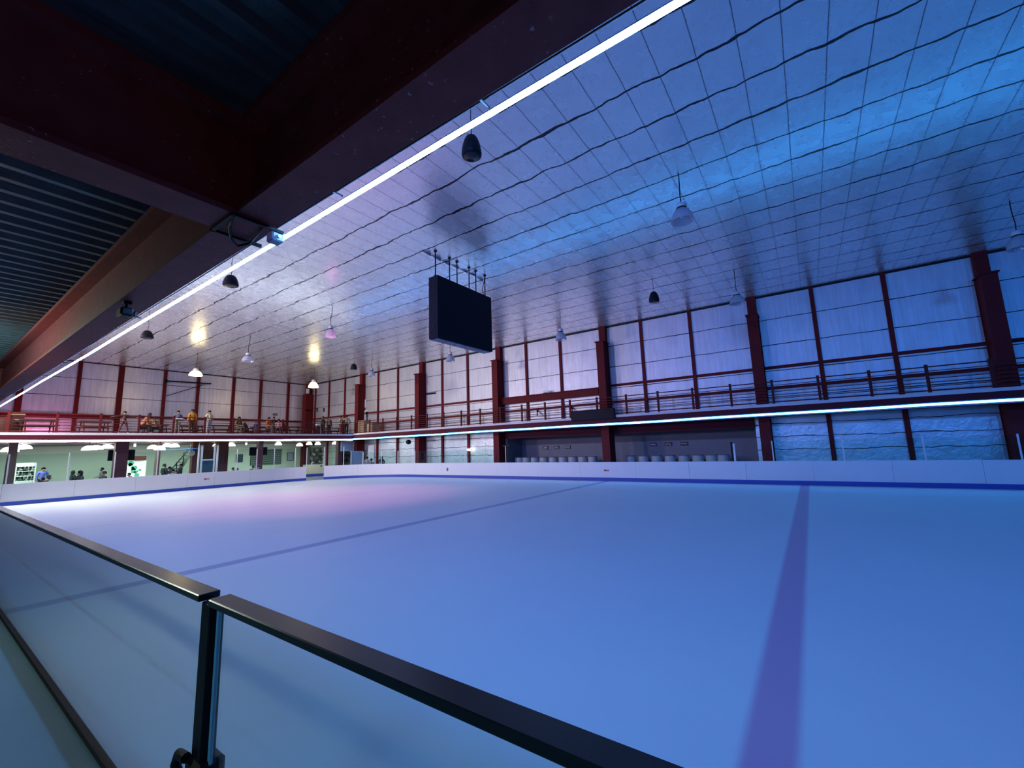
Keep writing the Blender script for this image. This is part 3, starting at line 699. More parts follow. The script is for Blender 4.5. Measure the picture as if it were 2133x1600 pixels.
def person(px, py, pose, shirt, pants, label, z0, height=1.70, yaw=0, hair=(.012,.009,.008), long=False, group=None, ymin=None, ymax=None, Yfix=None):
    ps = pose_set(pose); k = height/1.70; top = (1.73 if pose not in HEAD else HEAD[pose])*k
    d = ray(px, py); Y = (z0+top-HC)/(d.z/d.y)
    if Yfix:                                        # depth known: the size follows from the picture
        Y = Yfix; need = HC + d.z/d.y*Y - z0
        if pose in HEAD and need > 1.46: pose = 'hands_front' if pose == 'sit' else 'stand'; ps = pose_set(pose)
        k = min(1.2, max(.5, need/(HEAD.get(pose, 1.73))))
    if ymin: Y = max(ymin, Y)
    if ymax: Y = min(ymax, Y)
    X = d.x/d.y*Y
    t = thing('person', label, 'person', (X,Y,z0), yaw, group); t.scale = (k,k,k)
    def part(nm, key, mat):
        o = obj(nm, ps[key], None, t); o.material_slots[0].link = 'OBJECT'; o.material_slots[0].material = mat; return o
    part('body', 'body', M['skin']); part('shirt', 'shirt', cloth(shirt)); part('trousers', 'trousers', cloth(pants))
    part('hair', 'hair_long' if long else 'hair', cloth(hair)); part('eyes', 'eyes', M['tv']); part('mouth', 'mouth', M['mouth'])
    part('shoe', 'shoe_l', M['shoe']); part('shoe', 'shoe_r', M['shoe'])
    return X, Y
DK = (.02,.02,.025); FAC = -PI/2     # facing the camera side
def on_end(px, py, pose, sh, pa, lb, **k): return person(px, py, pose, sh, pa, lb, ZE, ymin=33.75, ymax=42.6, **k)
on_end(261, 856, 'arms_out', (.06,.025,.02), (.10,.03,.05), 'child with arms spread wide standing at the far balcony railing', height=1.32, yaw=FAC)
on_end(298, 860, 'lean', (.45,.16,.10), DK, 'person in reddish top leaning forward, left of the picnic table group', yaw=-.4, long=True, Yfix=34.4)
on_end(312, 865, 'sit', (.30,.16,.05), DK, 'dark-haired person in brownish top seated at the picnic table', yaw=FAC-.5, Yfix=35.5)
on_end(334, 869, 'lean', (.40,.25,.14), DK, 'person bent low over the picnic table right of the dark-haired one', yaw=PI, Yfix=34.6)
mx, my = on_end(372, 855, 'bag', (.12,.13,.22), (.16,.15,.13), 'man in grey-blue top holding a white striped tray on the balcony', yaw=FAC, Yfix=34.2, height=1.5)
on_end(402, 852, 'stand', (.75,.30,.03), (.10,.04,.02), 'person in orange-yellow jacket seen from behind on the far balcony', yaw=PI/2+.2, Yfix=34.6, height=1.6)
on_end(437, 855, 'hands_front', (.70,.62,.38), (.34,.36,.40), 'person in white top and pale jeans leaning on the balcony railing', yaw=FAC+.3, height=1.45, Yfix=33.8)
on_end(497, 868, 'sit', (.16,.12,.05), (.10,.09,.06), 'person in olive top seated on the far balcony', yaw=FAC+.4, Yfix=35.2, long=True)
on_end(516, 873, 'lean', DK, DK, 'dark-clothed person bent over a picnic table near the olive one', yaw=PI-.3, Yfix=36.5)
on_end(533, 880, 'stand', (.05,.09,.35), (.16,.15,.15), 'small child in blue top on the far balcony', height=.95, yaw=FAC, Yfix=34.5)
on_end(559, 869, 'sit', (.55,.13,.03), (.10,.09,.07), 'person in bright orange top seated on the far balcony', yaw=FAC+.6, Yfix=35.0)
on_end(571, 868, 'sit', DK, DK, 'person in black seated between orange and pink tops', yaw=FAC, Yfix=35.8)
on_end(581, 873, 'sit', (.45,.22,.24), (.03,.03,.04), 'person in pink striped top seated on the far balcony', yaw=FAC-.5, Yfix=34.8)
on_end(592, 876, 'sit', (.14,.03,.03), DK, 'person in dark red top seated at the end of the group', yaw=PI+.4, Yfix=35.3)
on_end(673, 867, 'hips', (.06,.10,.04), (.06,.04,.045), 'person in dark green jacket standing by the corner column', yaw=PI/2+.5, Yfix=34.3, height=1.5)
on_end(686, 868, 'stand', (.20,.13,.17), DK, 'person in mauve top standing behind the green jacket', yaw=FAC, Yfix=35.6, height=1.55)
on_end(711, 867, 'hands_front', (.55,.30,.17), (.20,.06,.05), 'person in peach top standing near the red corner column', yaw=FAC+.3, Yfix=34.0, height=1.45)
on_end(722, 865, 'hips', (.50,.48,.30), DK, 'person in pale top and black trousers standing by the red column', yaw=FAC-.3, Yfix=34.2, height=1.5)
t = thing('striped_tray', 'white tray with dark stripes held by the man on the balcony', 'tray', (mx, my-.36, ZE+.95))
obj('tray', MB().cbox(-.24,.24,-.02,.12,0,.03,.008), M['white'], t); obj('stripe', MB().cbox(-.22,.22,-.03,-.02,-.09,-.02,.004), M['black'], t); obj('load', MB().cbox(-.18,.18,0,.11,.03,.07,.01), M['white'], t)
# people in the cafe below, beyond the boards
FC = FL
def cafe(px, py, pose, sh, lb, **k): return person(px, py, pose, sh, DK, lb, FC, ymin=31.9, ymax=41, **k)
BLK = (.008,.016,.014)
cafe(91, 973, 'stand', (.10,.12,.50), 'person in blue shirt standing beside the white shelf', yaw=FAC, Yfix=39, height=1.55)
cafe(84, 991, 'lean', BLK, 'dark-clothed person crouched low left of the two facing sitters', yaw=0, Yfix=33.5)
cafe(106, 994, 'lean', BLK, 'second dark-clothed person crouched low beside the first', yaw=PI, Yfix=34.6)
cafe(153, 980, 'sit', BLK, 'left one of two dark sitters facing each other below the balcony', yaw=.25, Yfix=32.9, long=True)
cafe(171, 980, 'sit', BLK, 'right one of two dark sitters facing each other below the balcony', yaw=PI+.25, Yfix=33.7, long=True)
cafe(213, 974, 'sit', (.3,.32,.34), 'person in grey top seated left of the plum column', yaw=PI, Yfix=35.5)
cafe(221, 981, 'sit', BLK, 'person in dark top seated close by the plum column', yaw=PI, Yfix=33.5)
cafe(283, 984, 'lean', BLK, 'dark-clothed person bent in front of the bright mint display', yaw=PI, Yfix=33.4)
cafe(343, 966, 'sit', BLK, 'person in black turned aside, below the stair rail', yaw=.3, Yfix=32.8, height=1.8)
cafe(353, 972, 'sit', (.05,.06,.07), 'person in dark grey next to the one in black', yaw=FAC, Yfix=35.2)
cafe(360, 977, 'sit', (.70,.72,.68), 'person in white top seated before the stairs', yaw=FAC, Yfix=33.2)
cafe(377, 966, 'sit', BLK, 'dark-clothed person seated under the stairs', yaw=PI, Yfix=34.4, height=1.8)
cafe(484, 974, 'sit', BLK, 'low dark head left of the dark window above the boards', yaw=0, Yfix=34.0)
cafe(496, 975, 'sit', (.02,.03,.06), 'low dark head right below the small dark window', yaw=PI, Yfix=34.4)
cafe(519, 970, 'lean', BLK, 'left one of two dark figures leaning right under the hanging screen', yaw=.2, Yfix=33.5)
cafe(531, 969, 'lean', BLK, 'right one of two dark figures leaning right under the hanging screen', yaw=.2, Yfix=32.7)
cafe(651, 958, 'stand', (.05,.08,.20), 'person in navy top at the skate counter', yaw=0, Yfix=38, height=1.6)
cafe(704, 952, 'stand', (.35,.35,.36), 'person in grey top at the right end of the skate racks', yaw=PI, Yfix=36.4, height=1.65)
def cafe_r(px, py, pose, sh, lb, Yf, **k): return person(px, py, pose, sh, DK, lb, FC, Yfix=Yf, **k)
cafe_r(765, 951, 'lean', (.50,.36,.42), 'person in pink-white hooded top behind the corner boards', 29.6, yaw=.4, height=1.9)
cafe_r(775, 955, 'sit', (.10,.12,.10), 'small dark-haired child beside the pink-white hood', 30.9, yaw=PI, height=1.7)
cafe_r(795, 950, 'sit', (.02,.022,.05), 'long-haired person in black behind the corner boards', 28.0, yaw=PI+.5, height=1.95, long=True)

# ------------------------------------------------------------------ far balcony furniture
def table_proto():
    t = thing('picnic_table', '', 'table', (0,0,0), 0, 'balcony picnic tables')
    tp = MB()
    for k in range(5): tp.cbox(-.95,.95,-.37+.15*k,-.235+.15*k,.69,.76,.005)
    obj('tabletop', tp, M['wood'], t)
    for s in (-1,1):
        obj('bench', MB().cbox(-.95,.95,s*.72-.13,s*.72+.13,.40,.46,.005), M['wood'], t)
        lg = MB(); lg.beam((s*.7,-.30,.72),(s*.7,-.70,0),.07,.05).beam((s*.7,.30,.72),(s*.7,.70,0),.07,.05).beam((s*.7,-.78,.40),(s*.7,.78,.40),.05,.05)
        obj('leg_frame', lg, M['red_rail'], t)
    return t
tb = table_proto()
TBL = [(79,34.6,'picnic table nearest the left end of the balcony'),(196,34.9,'picnic table left of the child with spread arms'),(323,36.7,'picnic table with the leaning group around it'),(396,37.4,'picnic table behind the orange-yellow jacket'),(461,36.3,'picnic table right of the white-topped person'),(518,39.3,'picnic table behind the olive and dark sitters'),(548,37.4,'picnic table behind the orange-topped sitter'),(612,36.1,'empty picnic table left of the red slatted bench'),(697,36.6,'picnic table in the corner behind the standing people')]
for i, (px, Y, lb) in enumerate(TBL):
    o = tb if i == 0 else copy_tree(tb)
    q = at_y(px, 890, Y); o.location = (q.x, Y, ZE); o['label'] = lb; o.scale = ((.74,.9,1) if i < 3 else (.9,1,1)); o.rotation_euler.z = .06*math.sin(i*3)
t = thing('slatted_bench', 'red slatted bench with high back beside the corner column', 'bench', (at_y(647,890,34.1).x,34.1,ZE), PI)
for z in (.48,.60,.72,.84): obj('back_slat', MB().cbox(-.45,.45,-.24,-.21,z,z+.08,.004), M['red_rail'], t)
obj('seat', MB().cbox(-.45,.45,-.22,.24,.40,.44,.005), M['red_rail'], t)
for sx in (-.42,.42):
    obj('leg', MB().box(sx-.03,sx+.03,-.24,-.19,0,.92), M['red_rail'], t); obj('leg', MB().box(sx-.03,sx+.03,.17,.22,0,.40), M['red_rail'], t)
q = at_y(647,890,36.4)
t = thing('white_box', 'small white box on the balcony beside the slatted bench', 'box', (at_y(662,885,34.3).x,34.3,ZE)); obj('body', MB().cbox(-.16,.16,-.14,.14,0,.74,.01), M['wood'], t); obj('top_box', MB().cbox(-.16,.16,-.14,.14,.74,.92,.01), M['white'], t)
t = thing('shelf_cart', 'cream and brown stacked cart at the left end of the balcony', 'cart', (at_y(36,880,36.4).x,36.4,ZE)); t.scale = (.8,.8,1)
for k in range(4): obj('shelf', MB().cbox(-.32,.32,-.25,.25,.22+.3*k,.27+.3*k,.01), M['cream'], t)
obj('body', MB().box(-.28,.28,-.2,.2,.02,1.15), M['wood'], t); obj('top', MB().cbox(-.4,.3,-.27,.27,1.22,1.27,.01), M['cream'], t)
t = thing('covered_pile', 'low brown covered pile behind the railing at the far left', 'pile', (at_y(-6,890,34.6).x,34.6,ZE))
obj('cover', MB().lathe([(.8,0),(.78,.45),(.66,.70),(.3,.84),(0,.88)], 18), M['wood'], t)
for px, nm, w_, hh, YY in ((757,'tall cream and brown storage box by the red corner column',.52,1.08,32.3),(777,'lower cream storage box right of the tall one',.40,.80,31.0)):
    q = at_x(px, 890, XM+.75); t = thing('storage_box', nm, 'box', (q.x, q.y, ZR))
    obj('body', MB().cbox(-.34,.34,-w_,w_,0,hh,.01), M['cream'], t)
    bd = MB()
    for k in range(5): bd.box(-.35,.35,-w_-.01,-w_+.02,.06+k*hh/5.2,.10+k*hh/5.2).box(-.352,-.33,-w_,0,.06+k*hh/5.2,.10+k*hh/5.2)
    obj('band', bd, M['wood'], t); obj('lid', MB().cbox(-.38,.38,-w_-.04,w_+.04,hh,hh+.05,.01), M['wood'] if hh < 1 else M['cream'], t)
# doors and signs upstairs
q0, q1 = at_x(757,866,XW-.03), at_x(767.5,866,XW-.03)
dr = struct('door_1', MB().box(XW-.06,XW,q1.y,q0.y,ZR,5.75), M['steelpost']); o = obj('door_leaf', MB().box(XW-.09,XW-.06,q1.y+.02,q0.y-.42,ZR,5.62), M['door'], dr); obj('door_glass', MB().box(XW-.1,XW-.09,q1.y+.2,q0.y-.62,4.9,5.1), M['panelblue'], o)
def wall_sign(P, w, h, axis, label, face, ink, bars):
    t = thing('wall_sign', label, 'sign', P)
    f = (lambda a0,a1,z0,z1,o0,o1: MB().box(a0,a1,-o1,-o0,z0,z1)) if axis == 'y' else (lambda a0,a1,z0,z1,o0,o1: MB().box(-o1,-o0,-a1,-a0,z0,z1))
    obj('board', f(-w/2,w/2,-h/2,h/2,0,.03), face, t)
    m = MB()
    for a0,a1,z0,z1 in bars:
        b = f(a0*w/2,a1*w/2,z0*h/2,z1*h/2,.03,.036); m.add(b.v, b.f)
    obj('lettering', m, ink, t)
FIG = [(-.25,.25,.35,.75),(-.35,.35,-.25,.3),(-.2,-.05,-.8,-.25),(.05,.2,-.8,-.25)]
ROW = [(-.85+.24*k,-.70+.24*k,-.3,.35) for k in range(8)]
wall_sign(at_x(759,841,XW-.01), .5, .75, 'x', 'white pictogram sign above the dark door upstairs', M['white'], M['black'], FIG)
wall_sign(at_y(573,863.5,YW-.01), .46, .20, 'y', 'small grey-green sign on the far end wall', M['darkgreen'], M['signtext'], ROW)
wall_sign(at_x(1137,817,XW-.36), .38, .24, 'x', 'small white and green sign on the red beam of the right balcony', M['white'], M['darkgreen'], [(-.9,.9,-.9,-.2)])
wall_sign(at_y(674.5,853,YW-.01), .14, .40, 'y', 'tiny black sign right of the far corner column', M['tv'], M['signtext'], [(-.5,.5,-.1,.1)]) if False else None
t = thing('wall_box', 'white box fixed on top of the far corner column', 'box', at_y(641,815,YW-1.0)); obj('body', MB().cbox(-.12,.12,-.1,.08,-.25,.25,.01), M['white'], t); obj('bracket', MB().box(-.05,.05,.08,.14,-.05,.05), M['black'], t)
t = thing('camera_arm', 'small black camera on an arm at the corner column', 'camera', at_y(640,854,YW-1.1)); obj('arm', MB().tube([(.3,0,.0),(-.05,0,0)], .03), M['black'], t); obj('housing', MB().cbox(-.22,.04,-.09,.09,-.09,.09,.02), M['black'], t)
for px, nm in ((661,'left of two small black fittings on the wall right of the corner column'),(675,'right of two small black fittings on the wall right of the corner column')):
    P = at_x(px, 854, XW-.02); t = thing('wall_fitting', nm, 'fitting', P); obj('body', MB().cbox(-.08,.0,-.08,.08,-.18,.18,.01), M['black'], t); obj('face', MB().box(-.09,-.08,-.04,.04,-.08,.02), M['panelblue'], t)
a, b = at_y(346,793.5,YW-.3), at_y(440,799.5,YW-.3); c_, d_ = at_y(346,825,YW-.25), at_y(426,801,YW-.25)
t = thing('wall_bracket', 'long thin bracket with a diagonal brace on the far end wall', 'bracket', (a.x,YW-.3,a.z))
obj('bar', MB().beam((0,0,0),(b.x-a.x,0,b.z-a.z),.09,.10), M['black'], t); obj('brace', MB().beam((c_.x-a.x,.05,c_.z-a.z),(d_.x-a.x,.05,d_.z-a.z),.04,.05), M['black'], t); obj('mount', MB().box(-.1,.1,.0,.28,-.15,.15), M['black'], t)

# ------------------------------------------------------------------ cafe under the far balcony
def post_at(px0, px1, Y, mat, label, z1=3.05, depth=.4):
    a, b = at_y(px0, 960, Y), at_y(px1, 960, Y)
    return struct('column', MB().box(a.x, b.x, Y, Y+depth, FL, z1), M[mat], label, 'column')
post_at(15, 34, 34.2, 'brown', 'brown column below the balcony at the far left')
post_at(238, 266, 34.4, 'plum', 'wide plum column below the balcony in front of the hanging screen')
post_at(326, 333, 36, 'brown', 'thin brown column left of the stairs')
post_at(400, 412, 35.6, 'brick', 'brick-red column beside the clock')
post_at(538, 547, 34.3, 'plum', 'slim plum column in front of the second hanging screen')
post_at(704, 711, 34.4, 'plum', 'slim plum column right of the skate racks')
post_at(737, 751, 35.0, 'plum', 'dark plum column right of the white panel')
def panel_at(name, px0, py0, px1, py1, Y, mat, label, cat, th=.06, extra=None):
    a, b = at_y(px0, (py0+py1)/2, Y), at_y(px1, (py0+py1)/2, Y); zt = at_y((px0+px1)/2, py0, Y).z; zb = at_y((px0+px1)/2, py1, Y).z
    t = thing(name, label, cat, ((a.x+b.x)/2, Y, zb)); w = (b.x-a.x)/2; h = zt-zb
    obj('panel', MB().cbox(-w,w,0,th,0,h,.008), M[mat], t)
    if extra: extra(t, w, h)
    return t
def frame(mat):
    def f(t, w, h): obj('frame', MB().box(-w-.03,-w,-.02,.06,-.03,h+.03).box(w,w+.03,-.02,.06,-.03,h+.03).box(-w,w,-.02,.06,h,h+.03).box(-w,w,-.02,.06,-.03,0), M[mat], t)
    return f
def bezel(t, w, h):
    obj('screen', MB().box(-w+.04,w-.04,-.006,0,.05,h-.04), M['screen'], t); obj('mount', MB().box(-.05,.05,.06,.3,h*.4,3.04-t.location.z), M['black'], t)
panel_at('television', 225, 937, 281, 959.5, 35.1, 'tv', 'dark hanging screen behind the wide plum column', 'television', .06, bezel)
panel_at('television', 520, 931.5, 557, 948.5, 35.2, 'tv', 'dark hanging screen behind the slim plum column', 'television', .06, bezel)
def slats(t, w, h):
    m = MB()
    for k in range(7): m.box(-w+.05,w-.05,-.03,0,h*(k+.3)/7,h*(k+.75)/7)
    obj('slat', m, M['back'], t); frame('shelf')(t, w, h)
M['slatgrey'] = paint('slat_grey', (.16,.24,.21), .5)
panel_at('menu_board', 523, 937.5, 585, 967.5, YW-.08, 'slatgrey', 'wide dark striped board on the green cafe wall', 'board', .06, slats)
M['winblue'] = paint('window_dark_blue', (.03,.07,.12), .2)
panel_at('picture', 493, 947, 505, 962.5, YW-.08, 'winblue', 'small dark blue framed picture on the green wall, left of the striped board', 'picture', .05, frame('shelf'))
panel_at('picture', 599, 943, 611, 959, YW-.08, 'panelblue', 'small blue framed picture on the green wall, right of the striped board', 'picture', .05, frame('shelf'))
def blobs(t, w, h):
    m = MB(); rnd = random.Random(3)
    for k in range(9):
        x, z, r = rnd.uniform(-w*.6,w*.7), rnd.uniform(h*.15,h*.9), rnd.uniform(.08,.22)
        m.add([(x+r*math.cos(a)*rnd.uniform(.7,1.2),-.004,z+r*math.sin(a)*rnd.uniform(.7,1.2)) for a in [2*PI*i/10 for i in range(10)]], [tuple(range(10))])
    obj('mint_print', m, M['mint'], t); frame('steelpost')(t, w, h)
panel_at('lit_display', 261, 960, 303, 996, 41.5, 'white_lit', 'bright white and mint display panel below the hanging screen', 'display', .06, blobs)
panel_at('shop_sign', 280, 951, 303.5, 958.5, 41.3, 'redsign', 'dark red sign strip above the mint display', 'sign', .06, frame('plum'))
t = thing('wall_clock', 'round white wall clock beside the brick-red column', 'clock', at_y(399.5,944,35.4)); obj('face', MB().tube([(0,-.03,0),(0,.03,0)], .17, 24), M['white'], t)
obj('rim', MB().lathe([(.17,-.04),(.19,-.04),(.19,.03),(.17,.03)], 24), M['steelpost'], t, None, (PI/2,0,0)); obj('hand', MB().beam((0,-.035,0),(.06,-.035,.06),.012,.006).beam((0,-.035,0),(-.03,-.035,.11),.01,.006), M['black'], t)
# stairs
a, b = at_y(352,990,39), at_y(408,945,39)
t = thing('staircase', 'dark staircase with railing rising behind the seated group', 'stairs', (a.x,39,FL)); nst = 12; dx = (b.x-a.x)/nst; dz = .235
st = MB(); sg = MB()
for k in range(nst): st.box(k*dx, (k+1.2)*dx, 0, 1.2, (k+1)*dz-.05, (k+1)*dz)
obj('tread', st, M['shelf'], t); obj('stringer', MB().beam((0,0,0),(nst*dx,0,nst*dz),.06,.22), M['shelf'], t)
obj('handrail', MB().beam((0,-.05,1.0),(nst*dx,-.05,nst*dz+.4),.05,.06), M['black'], t)
for k in range(0, nst, 3): obj('baluster', MB().box(k*dx-.03,k*dx+.03,-.08,-.02,k*dz,k*dz+1.0-.05*k*.4), M['black'], t)
# white framed doors and brick
a, b = at_y(454.5,955,36.5), at_y(475,955,36.5); struct('wall_brick', MB().box(a.x,b.x,36.5,37.2,FL,3.05), M['brick'])
a, b = at_y(414,955,37.3), at_y(454,955,37.3); struct('wall_brick', MB().box(a.x,b.x,37.3,37.6,FL,3.05), M['brown'])
a, b = at_y(413,960,34.0), at_y(452,960,34.0); w_ = b.x-a.x
t = thing('framed_door', 'white framed double door with dark blue lower panel', 'door', (a.x,34.0,FL))
for x in (0,.18,w_-.18,w_): obj('frame_post', MB().box(x-.05,x+.05,-.04,.04,0,2.75), M['steelpost'], t)
obj('rail', MB().box(.18,w_-.18,-.03,.03,1.72,1.80), M['steelpost'], t); obj('lower_panel', MB().box(.2,w_-.2,-.01,.03,.0,1.72), M['winblue'], t)
# racks of skates
def rack(px0, px1, Y, z1, rows, mat, label):
    a, b = at_y(px0,960,Y), at_y(px1,960,Y); t = thing('shelf_rack', label, 'shelf', (a.x,Y,FL)); w = b.x-a.x; hs = []
    for k in range(rows+1):
        z = .25+(z1-.25)*k/rows; obj('shelf', MB().box(0,w,0,.4,z-.03,z), M[mat], t); hs.append(z)
    m = max(1, int(w/1.1))
    for k in range(m+1): obj('upright', MB().box(k*w/m-.025,k*w/m+.025,0,.4,0,z1+.2), M[mat], t)
    obj('back_panel', MB().box(0,w,.4,.43,0,z1+.2), M['green_wall'] if mat == 'shelf' else M['white_lit'], t)
    return a.x, w, hs
boot = MB().cbox(-.05,.05,-.14,.12,.03,.12,.03).cbox(-.05,.05,0,.13,.08,.27,.03).box(-.006,.006,-.15,.14,0,.03).mesh('skate'); boot.materials.append(None)
bc = [cloth((.03,.04,.035)), cloth((.35,.38,.36)), cloth((.02,.02,.03)), cloth((.10,.13,.12))]
def skates(x0, w, hs, Y, n, skip, label, grp, cols):
    for r, z in enumerate(hs[skip:-1]):
        for k in range(n):
            o = obj('skate', boot, None, None, (x0+(k+.5)*w/n, Y+.16, FL+z), (0,0,.5*math.sin(r*3+k)))
            o.material_slots[0].link = 'OBJECT'; o.material_slots[0].material = cols[(r*5+k*3) % len(cols)]
            tag(o, label, 'skate', grp)
x0, w, hs = rack(645, 703, 40.5, 2.5, 6, 'shelf', 'wide dark green rack of rental skates under the balcony corner')
skates(x0, w, hs, 40.5, 9, 2, 'dark rental skate standing on the wide green rack', 'skates on the wide green rack', bc)
x0, w, hs = rack(36, 76, 40.5, 1.75, 5, 'steelpost', 'white lit shelf unit behind the boards at the far left')
skates(x0, w, hs, 40.5, 6, 2, 'dark item standing on the white lit shelf unit', 'items on the white lit shelf', bc)
x0, w, hs = rack(712, 732, 36.0, 2.0, 4, 'shelf', 'narrow dark rack left of the grey-blue panel')
skates(x0, w, hs, 36.0, 4, 2, 'dark skate standing on the narrow rack', 'skates on the narrow rack', bc)
panel_at('sign_panel', 711, 920, 736, 939, 34.2, 'panelblue', 'pale lavender sign panel hung under the balcony corner', 'panel', .08, frame('steelpost'))
panel_at('partition_panel', 732, 940.5, 755, 972, 33.4, 'panelblue', 'grey-blue free-standing partition behind the corner boards', 'panel', .06, frame('steelpost'))
a, b = at_x(767,950,XW-.05), at_x(779,950,XW-.05); d2 = struct('door_2', MB().box(XW-.08,XW,b.y,a.y,.04,2.5), M['steelpost']); obj('door_leaf', MB().box(XW-.1,XW-.08,b.y+.15,(a.y+b.y)/2,.04,2.4), M['green_wall'], d2)
t = thing('wall_speaker', 'black round-backed speaker on the second column below the balcony', 'speaker', at_x(851,957-40,XW-1.0) if False else at_x(851,921,XW-.95)); obj('body', MB().lathe([(0,-.16),(.16,-.13),(.19,0),(.16,.13),(0,.16)], 18), M['black'], t, None, (PI/2,0,0)); obj('bracket', MB().box(.1,.2,-.06,.06,-.05,.05), M['black'], t)
t = thing('oval_reflection', 'small bright oval modelling a lamp reflection at the lower right wall mullion', 'lamp', at_x(977,937,XW-.2)); obj('glow_oval', MB().lathe([(0,-.09),(.12,-.07),(.17,0),(.12,.07),(0,.09)], 18), M['lamp_w'], t); obj('base', MB().box(.1,.2,-.07,.07,-.05,.05), M['black'], t)  # glowing oval stands in for a lamp's reflection in the rink glass
# pendant lamps of the cafe
LP = [(21,936,34.6,.34),(36,931,35.6,.34),(50,930,36.6,.34),(186,933,35.0,.34),(200,932,35.8,.34),(224,925,38.5,.34),(319,931,35.5,.3),(333,933,34.8,.3),(348,927,37.5,.3),(364,927,38.5,.3),(447,924,37.5,.28),(464,924,37.5,.28),(482,923,37.8,.28),(580,922,37,.26),(624,926,36,.26),(644,923,37.5,.26),(662,922,38,.26),(698,920,37,.26)]
PROTO = None
for k, (px, py, Y, r) in enumerate(LP):
    q = at_y(px, py, Y); z = min(q.z, 2.86)
    t = thing('cafe_pendant_lamp', '%s glowing white bell lamp under the far balcony, counting from the left' % ORD[k], 'pendant lamp', (q.x,Y,z), 0, 'cafe bell lamps')
    obj('shade', MB().lathe([(r,-.13),(r*.97,-.06),(r*.8,.03),(r*.5,.10),(.05,.13)], 20), M['lamp_w'], t); obj('stem', MB().tube([(0,0,.12),(0,0,3.03-z)], .015, 6), M['black'], t)
for px, py, Y, lb in ((281,927,37,'left'),(513,924,37,'right')):
    q = at_y(px,py,Y); t = thing('spotlight', 'tiny white spotlight under the far balcony, %s one' % lb, 'lamp', q); obj('body', MB().tube([(0,0,-.10),(0,0,.06)], .06, 12), M['lamp_w'], t); obj('stem', MB().tube([(0,0,.06),(0,0,3.03-q.z)], .015, 6), M['black'], t)

# ------------------------------------------------------------------ drums and plates in the right recess
G1 = [(275,360),(372,495),(510,625),(640,770),(785,925),(945,1080),(1100,1230),(1240,1410),(1415,1550)]
G2 = [(25,160),(185,350),(365,540),(555,725),(745,920),(940,1115),(1140,1290),(1300,1460)]
dm = {}
def drum(px, r, label, grp):
    P = at_x(px, 955, 25.3); r = min(r, .305)
    t = thing('drum', label, 'drum', (25.3,P.y,FL), 0, grp)
    prof = [(0,0),(r*.94,0),(r*.96,.05),(r,.35),(r*.985,.37),(r,.39),(r*1.0,.80),(r*.985,.82),(r,.84),(r*.96,1.17),(r*.92,1.20),(r*.85,1.20),(r*.83,1.18),(0,1.18)]
    obj('body', MB().lathe(prof, 24), M['barrel'], t); obj('lid_ring', MB().lathe([(r*.93,1.19),(r*.97,1.20),(r*.97,1.23),(r*.90,1.23)], 24), M['grey_wall'], t)
rr = lambda a, b: .0
for i, (a, b) in enumerate(G1): drum(1040+(a+b)/2/7.618, .345, '%s pale grey drum from the left in the left recess' % ORD[i], 'drums in the left recess')
for i, (a, b) in enumerate(G2): drum(1300+(a+b)/2/6.666, .36, '%s pale grey drum from the left in the right recess' % ORD[i], 'drums in the right recess')
PL = [((685,775,303,350),0),((860,952,297,343),1),((1040,1132,292,340),2)]
INK = [[(-.7,.7,-.35,.0),(-.3,.75,.1,.45)], [(-.75,-.45,-.6,-.2),(-.45,-.1,-.2,.2),(-.1,.15,.2,.5),(.15,.45,-.1,.2),(.45,.75,-.6,-.2)], [(-.85,.85,-.15,.25)]]
for (a, b, c, d), k in PL:
    P = at_x(1040+(a+b)/2/7.618, 890+(c+d)/2/7.618, 26.57); wall_sign(P, .42, .23, 'x', '%s dark plate on the left recess wall' % ['leftmost','middle','rightmost'][k], M['sign'], M['signtext'], INK[k])
for (a, b, c, d), k in [((347,452,283,330),0),((558,665,275,325),1),((775,885,270,320),2)]:
    P = at_x(1300+(a+b)/2/6.666, 880+(c+d)/2/6.666, 26.57); wall_sign(P, .42, .22, 'x', '%s dark plate on the right recess wall' % ['leftmost','middle','rightmost'][k], M['sign'], M['signtext'], [[(-.8,.8,-.25,.2)],INK[1],[(-.85,-.5,-.15,.3),(-.4,-.05,-.15,.3),(.05,.4,-.15,.3),(.5,.85,-.15,.3)]][k])
# ------------------------------------------------------------------ lights
def lamp(name, kind, loc, col, en, size=.2, aim=None, angle=90, blend=.6, sy=None):
    d = bpy.data.lights.new(name, kind); d.color = col; d.energy = en
    if kind == 'AREA':
        d.shape = 'RECTANGLE' if sy else 'SQUARE'; d.size = size
        if sy: d.size_y = sy
    else: d.shadow_soft_size = size
    if kind == 'SPOT': d.spot_size = math.radians(angle); d.spot_blend = blend
    o = bpy.data.objects.new(name, d); COL.objects.link(o); o.location = loc
    if aim is not None: o.rotation_euler = (Vector(aim)-Vector(loc)).to_track_quat('-Z','Y').to_euler()
    return o
BLUE = (.05,.25,1.0); LAV = (.42,.42,1.0); PINK = (1.0,.30,.62)
# coloured floods high over the near balcony
for y, col, en in ((-20,(.04,.26,1.0),2900),(-9,(.04,.26,1.0),2900),(2,(.075,.28,1.0),2900),(12,(.22,.32,1.0),2500),(22,(.60,.57,1.0),2800),(31,(.97,.96,.93),8500)):
    lamp('flood', 'SPOT', (-1.5,y,8.6), col, en, .6, (15,y,0), 110, 1.0)
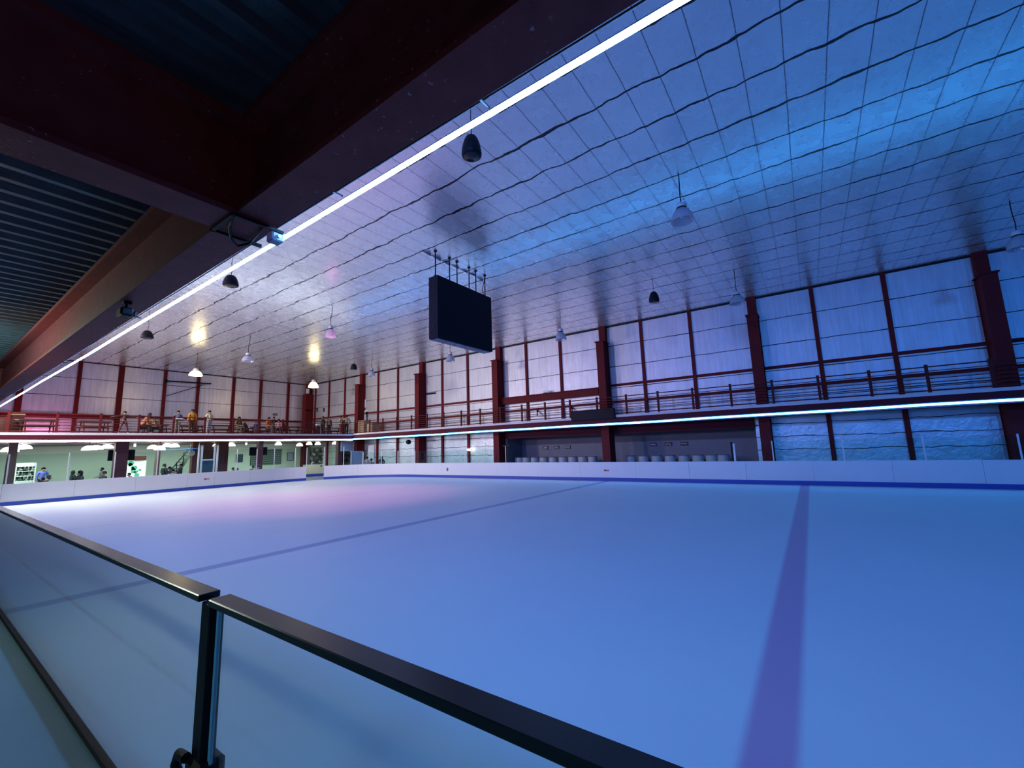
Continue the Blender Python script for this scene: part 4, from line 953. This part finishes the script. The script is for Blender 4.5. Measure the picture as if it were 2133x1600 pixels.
# added fill spots, out of view, that brighten the ceiling and upper walls
for y, col, en in ((-16,(.02,.17,1.0),420),(-6,(.02,.18,1.0),450),(3,(.03,.21,1.0),850),(12,(.28,.30,1.0),1700),(21,(.78,.66,1.0),2800),(30,(.98,.70,.88),3900)):
    lamp('ceiling_fill', 'SPOT', (-1.8,y,4.2), col, en, .6, (16,y,8.6), 120, 1.0)
lamp('pink_flood', 'SPOT', (lp_p[0].x,lp_p[0].y,lp_p[1]-.15), PINK, 800, .1, (lp_p[0].x,lp_p[0].y,0), 92, .45)
lamp('magenta_flood', 'AREA', (5.6,41.2,3.62), (1.0,.25,.52), 60, .4, (5.6,43.5,4.6), sy=.2)
# cafe tubes under the far balcony
for x in (4, 8.5, 12.5, 16.5, 20.5):
    lamp('cafe_lamp', 'AREA', (x,38.5,2.95), (.88,1.0,.86), 250, 1.2, (x,38.5,0))
for P, zb in (lp1, lp2): lamp('warm_bulb', 'POINT', (P.x,P.y,zb-.12), (1,.78,.38), 80, .3)
lamp('pink_bulb', 'POINT', (lp_p[0].x,lp_p[0].y,lp_p[1]-.1), (1,.35,.6), 6, .2)
# near gallery: greenish tube and a warm lamp further along
lamp('gallery_tube', 'POINT', (-.5,6.9,2.95), (.55,1.0,.92), 85, .06)
lamp('gallery_fill', 'AREA', (-1.8,1.5,2.9), (.22,.70,1.0), 50, .8, (-1.8,1.5,0))
lamp('gallery_warm', 'POINT', (-.3,6.2,2.7), (1,.42,.12), 36, .06)
w = bpy.data.worlds.new('world'); S.world = w; w.use_nodes = True
w.node_tree.nodes['Background'].inputs[0].default_value = (.02,.03,.06,1); w.node_tree.nodes['Background'].inputs[1].default_value = .3

vs = S.view_settings; vs.view_transform = 'Standard'; vs.look = 'None'; vs.gamma = 1; vs.exposure = -0.15; vs.use_curve_mapping = False
S.display_settings.display_device = 'sRGB'
cy_ = S.cycles
cy_.use_denoising = True
try: cy_.denoiser = 'OPENIMAGEDENOISE'
except Exception: pass
cy_.max_bounces = 8; cy_.diffuse_bounces = 4; cy_.glossy_bounces = 4; cy_.transmission_bounces = 6; cy_.transparent_max_bounces = 16
cy_.sample_clamp_indirect = 6; cy_.caustics_reflective = False; cy_.caustics_refractive = False

lamp('amber_fill', 'SPOT', (-1.0,-1.2,1.4), (1,.40,.32), 13, .15, (.1,1.9,3.2), 60, .8)  # added unseen spot that reddens the overhead crossbeam web
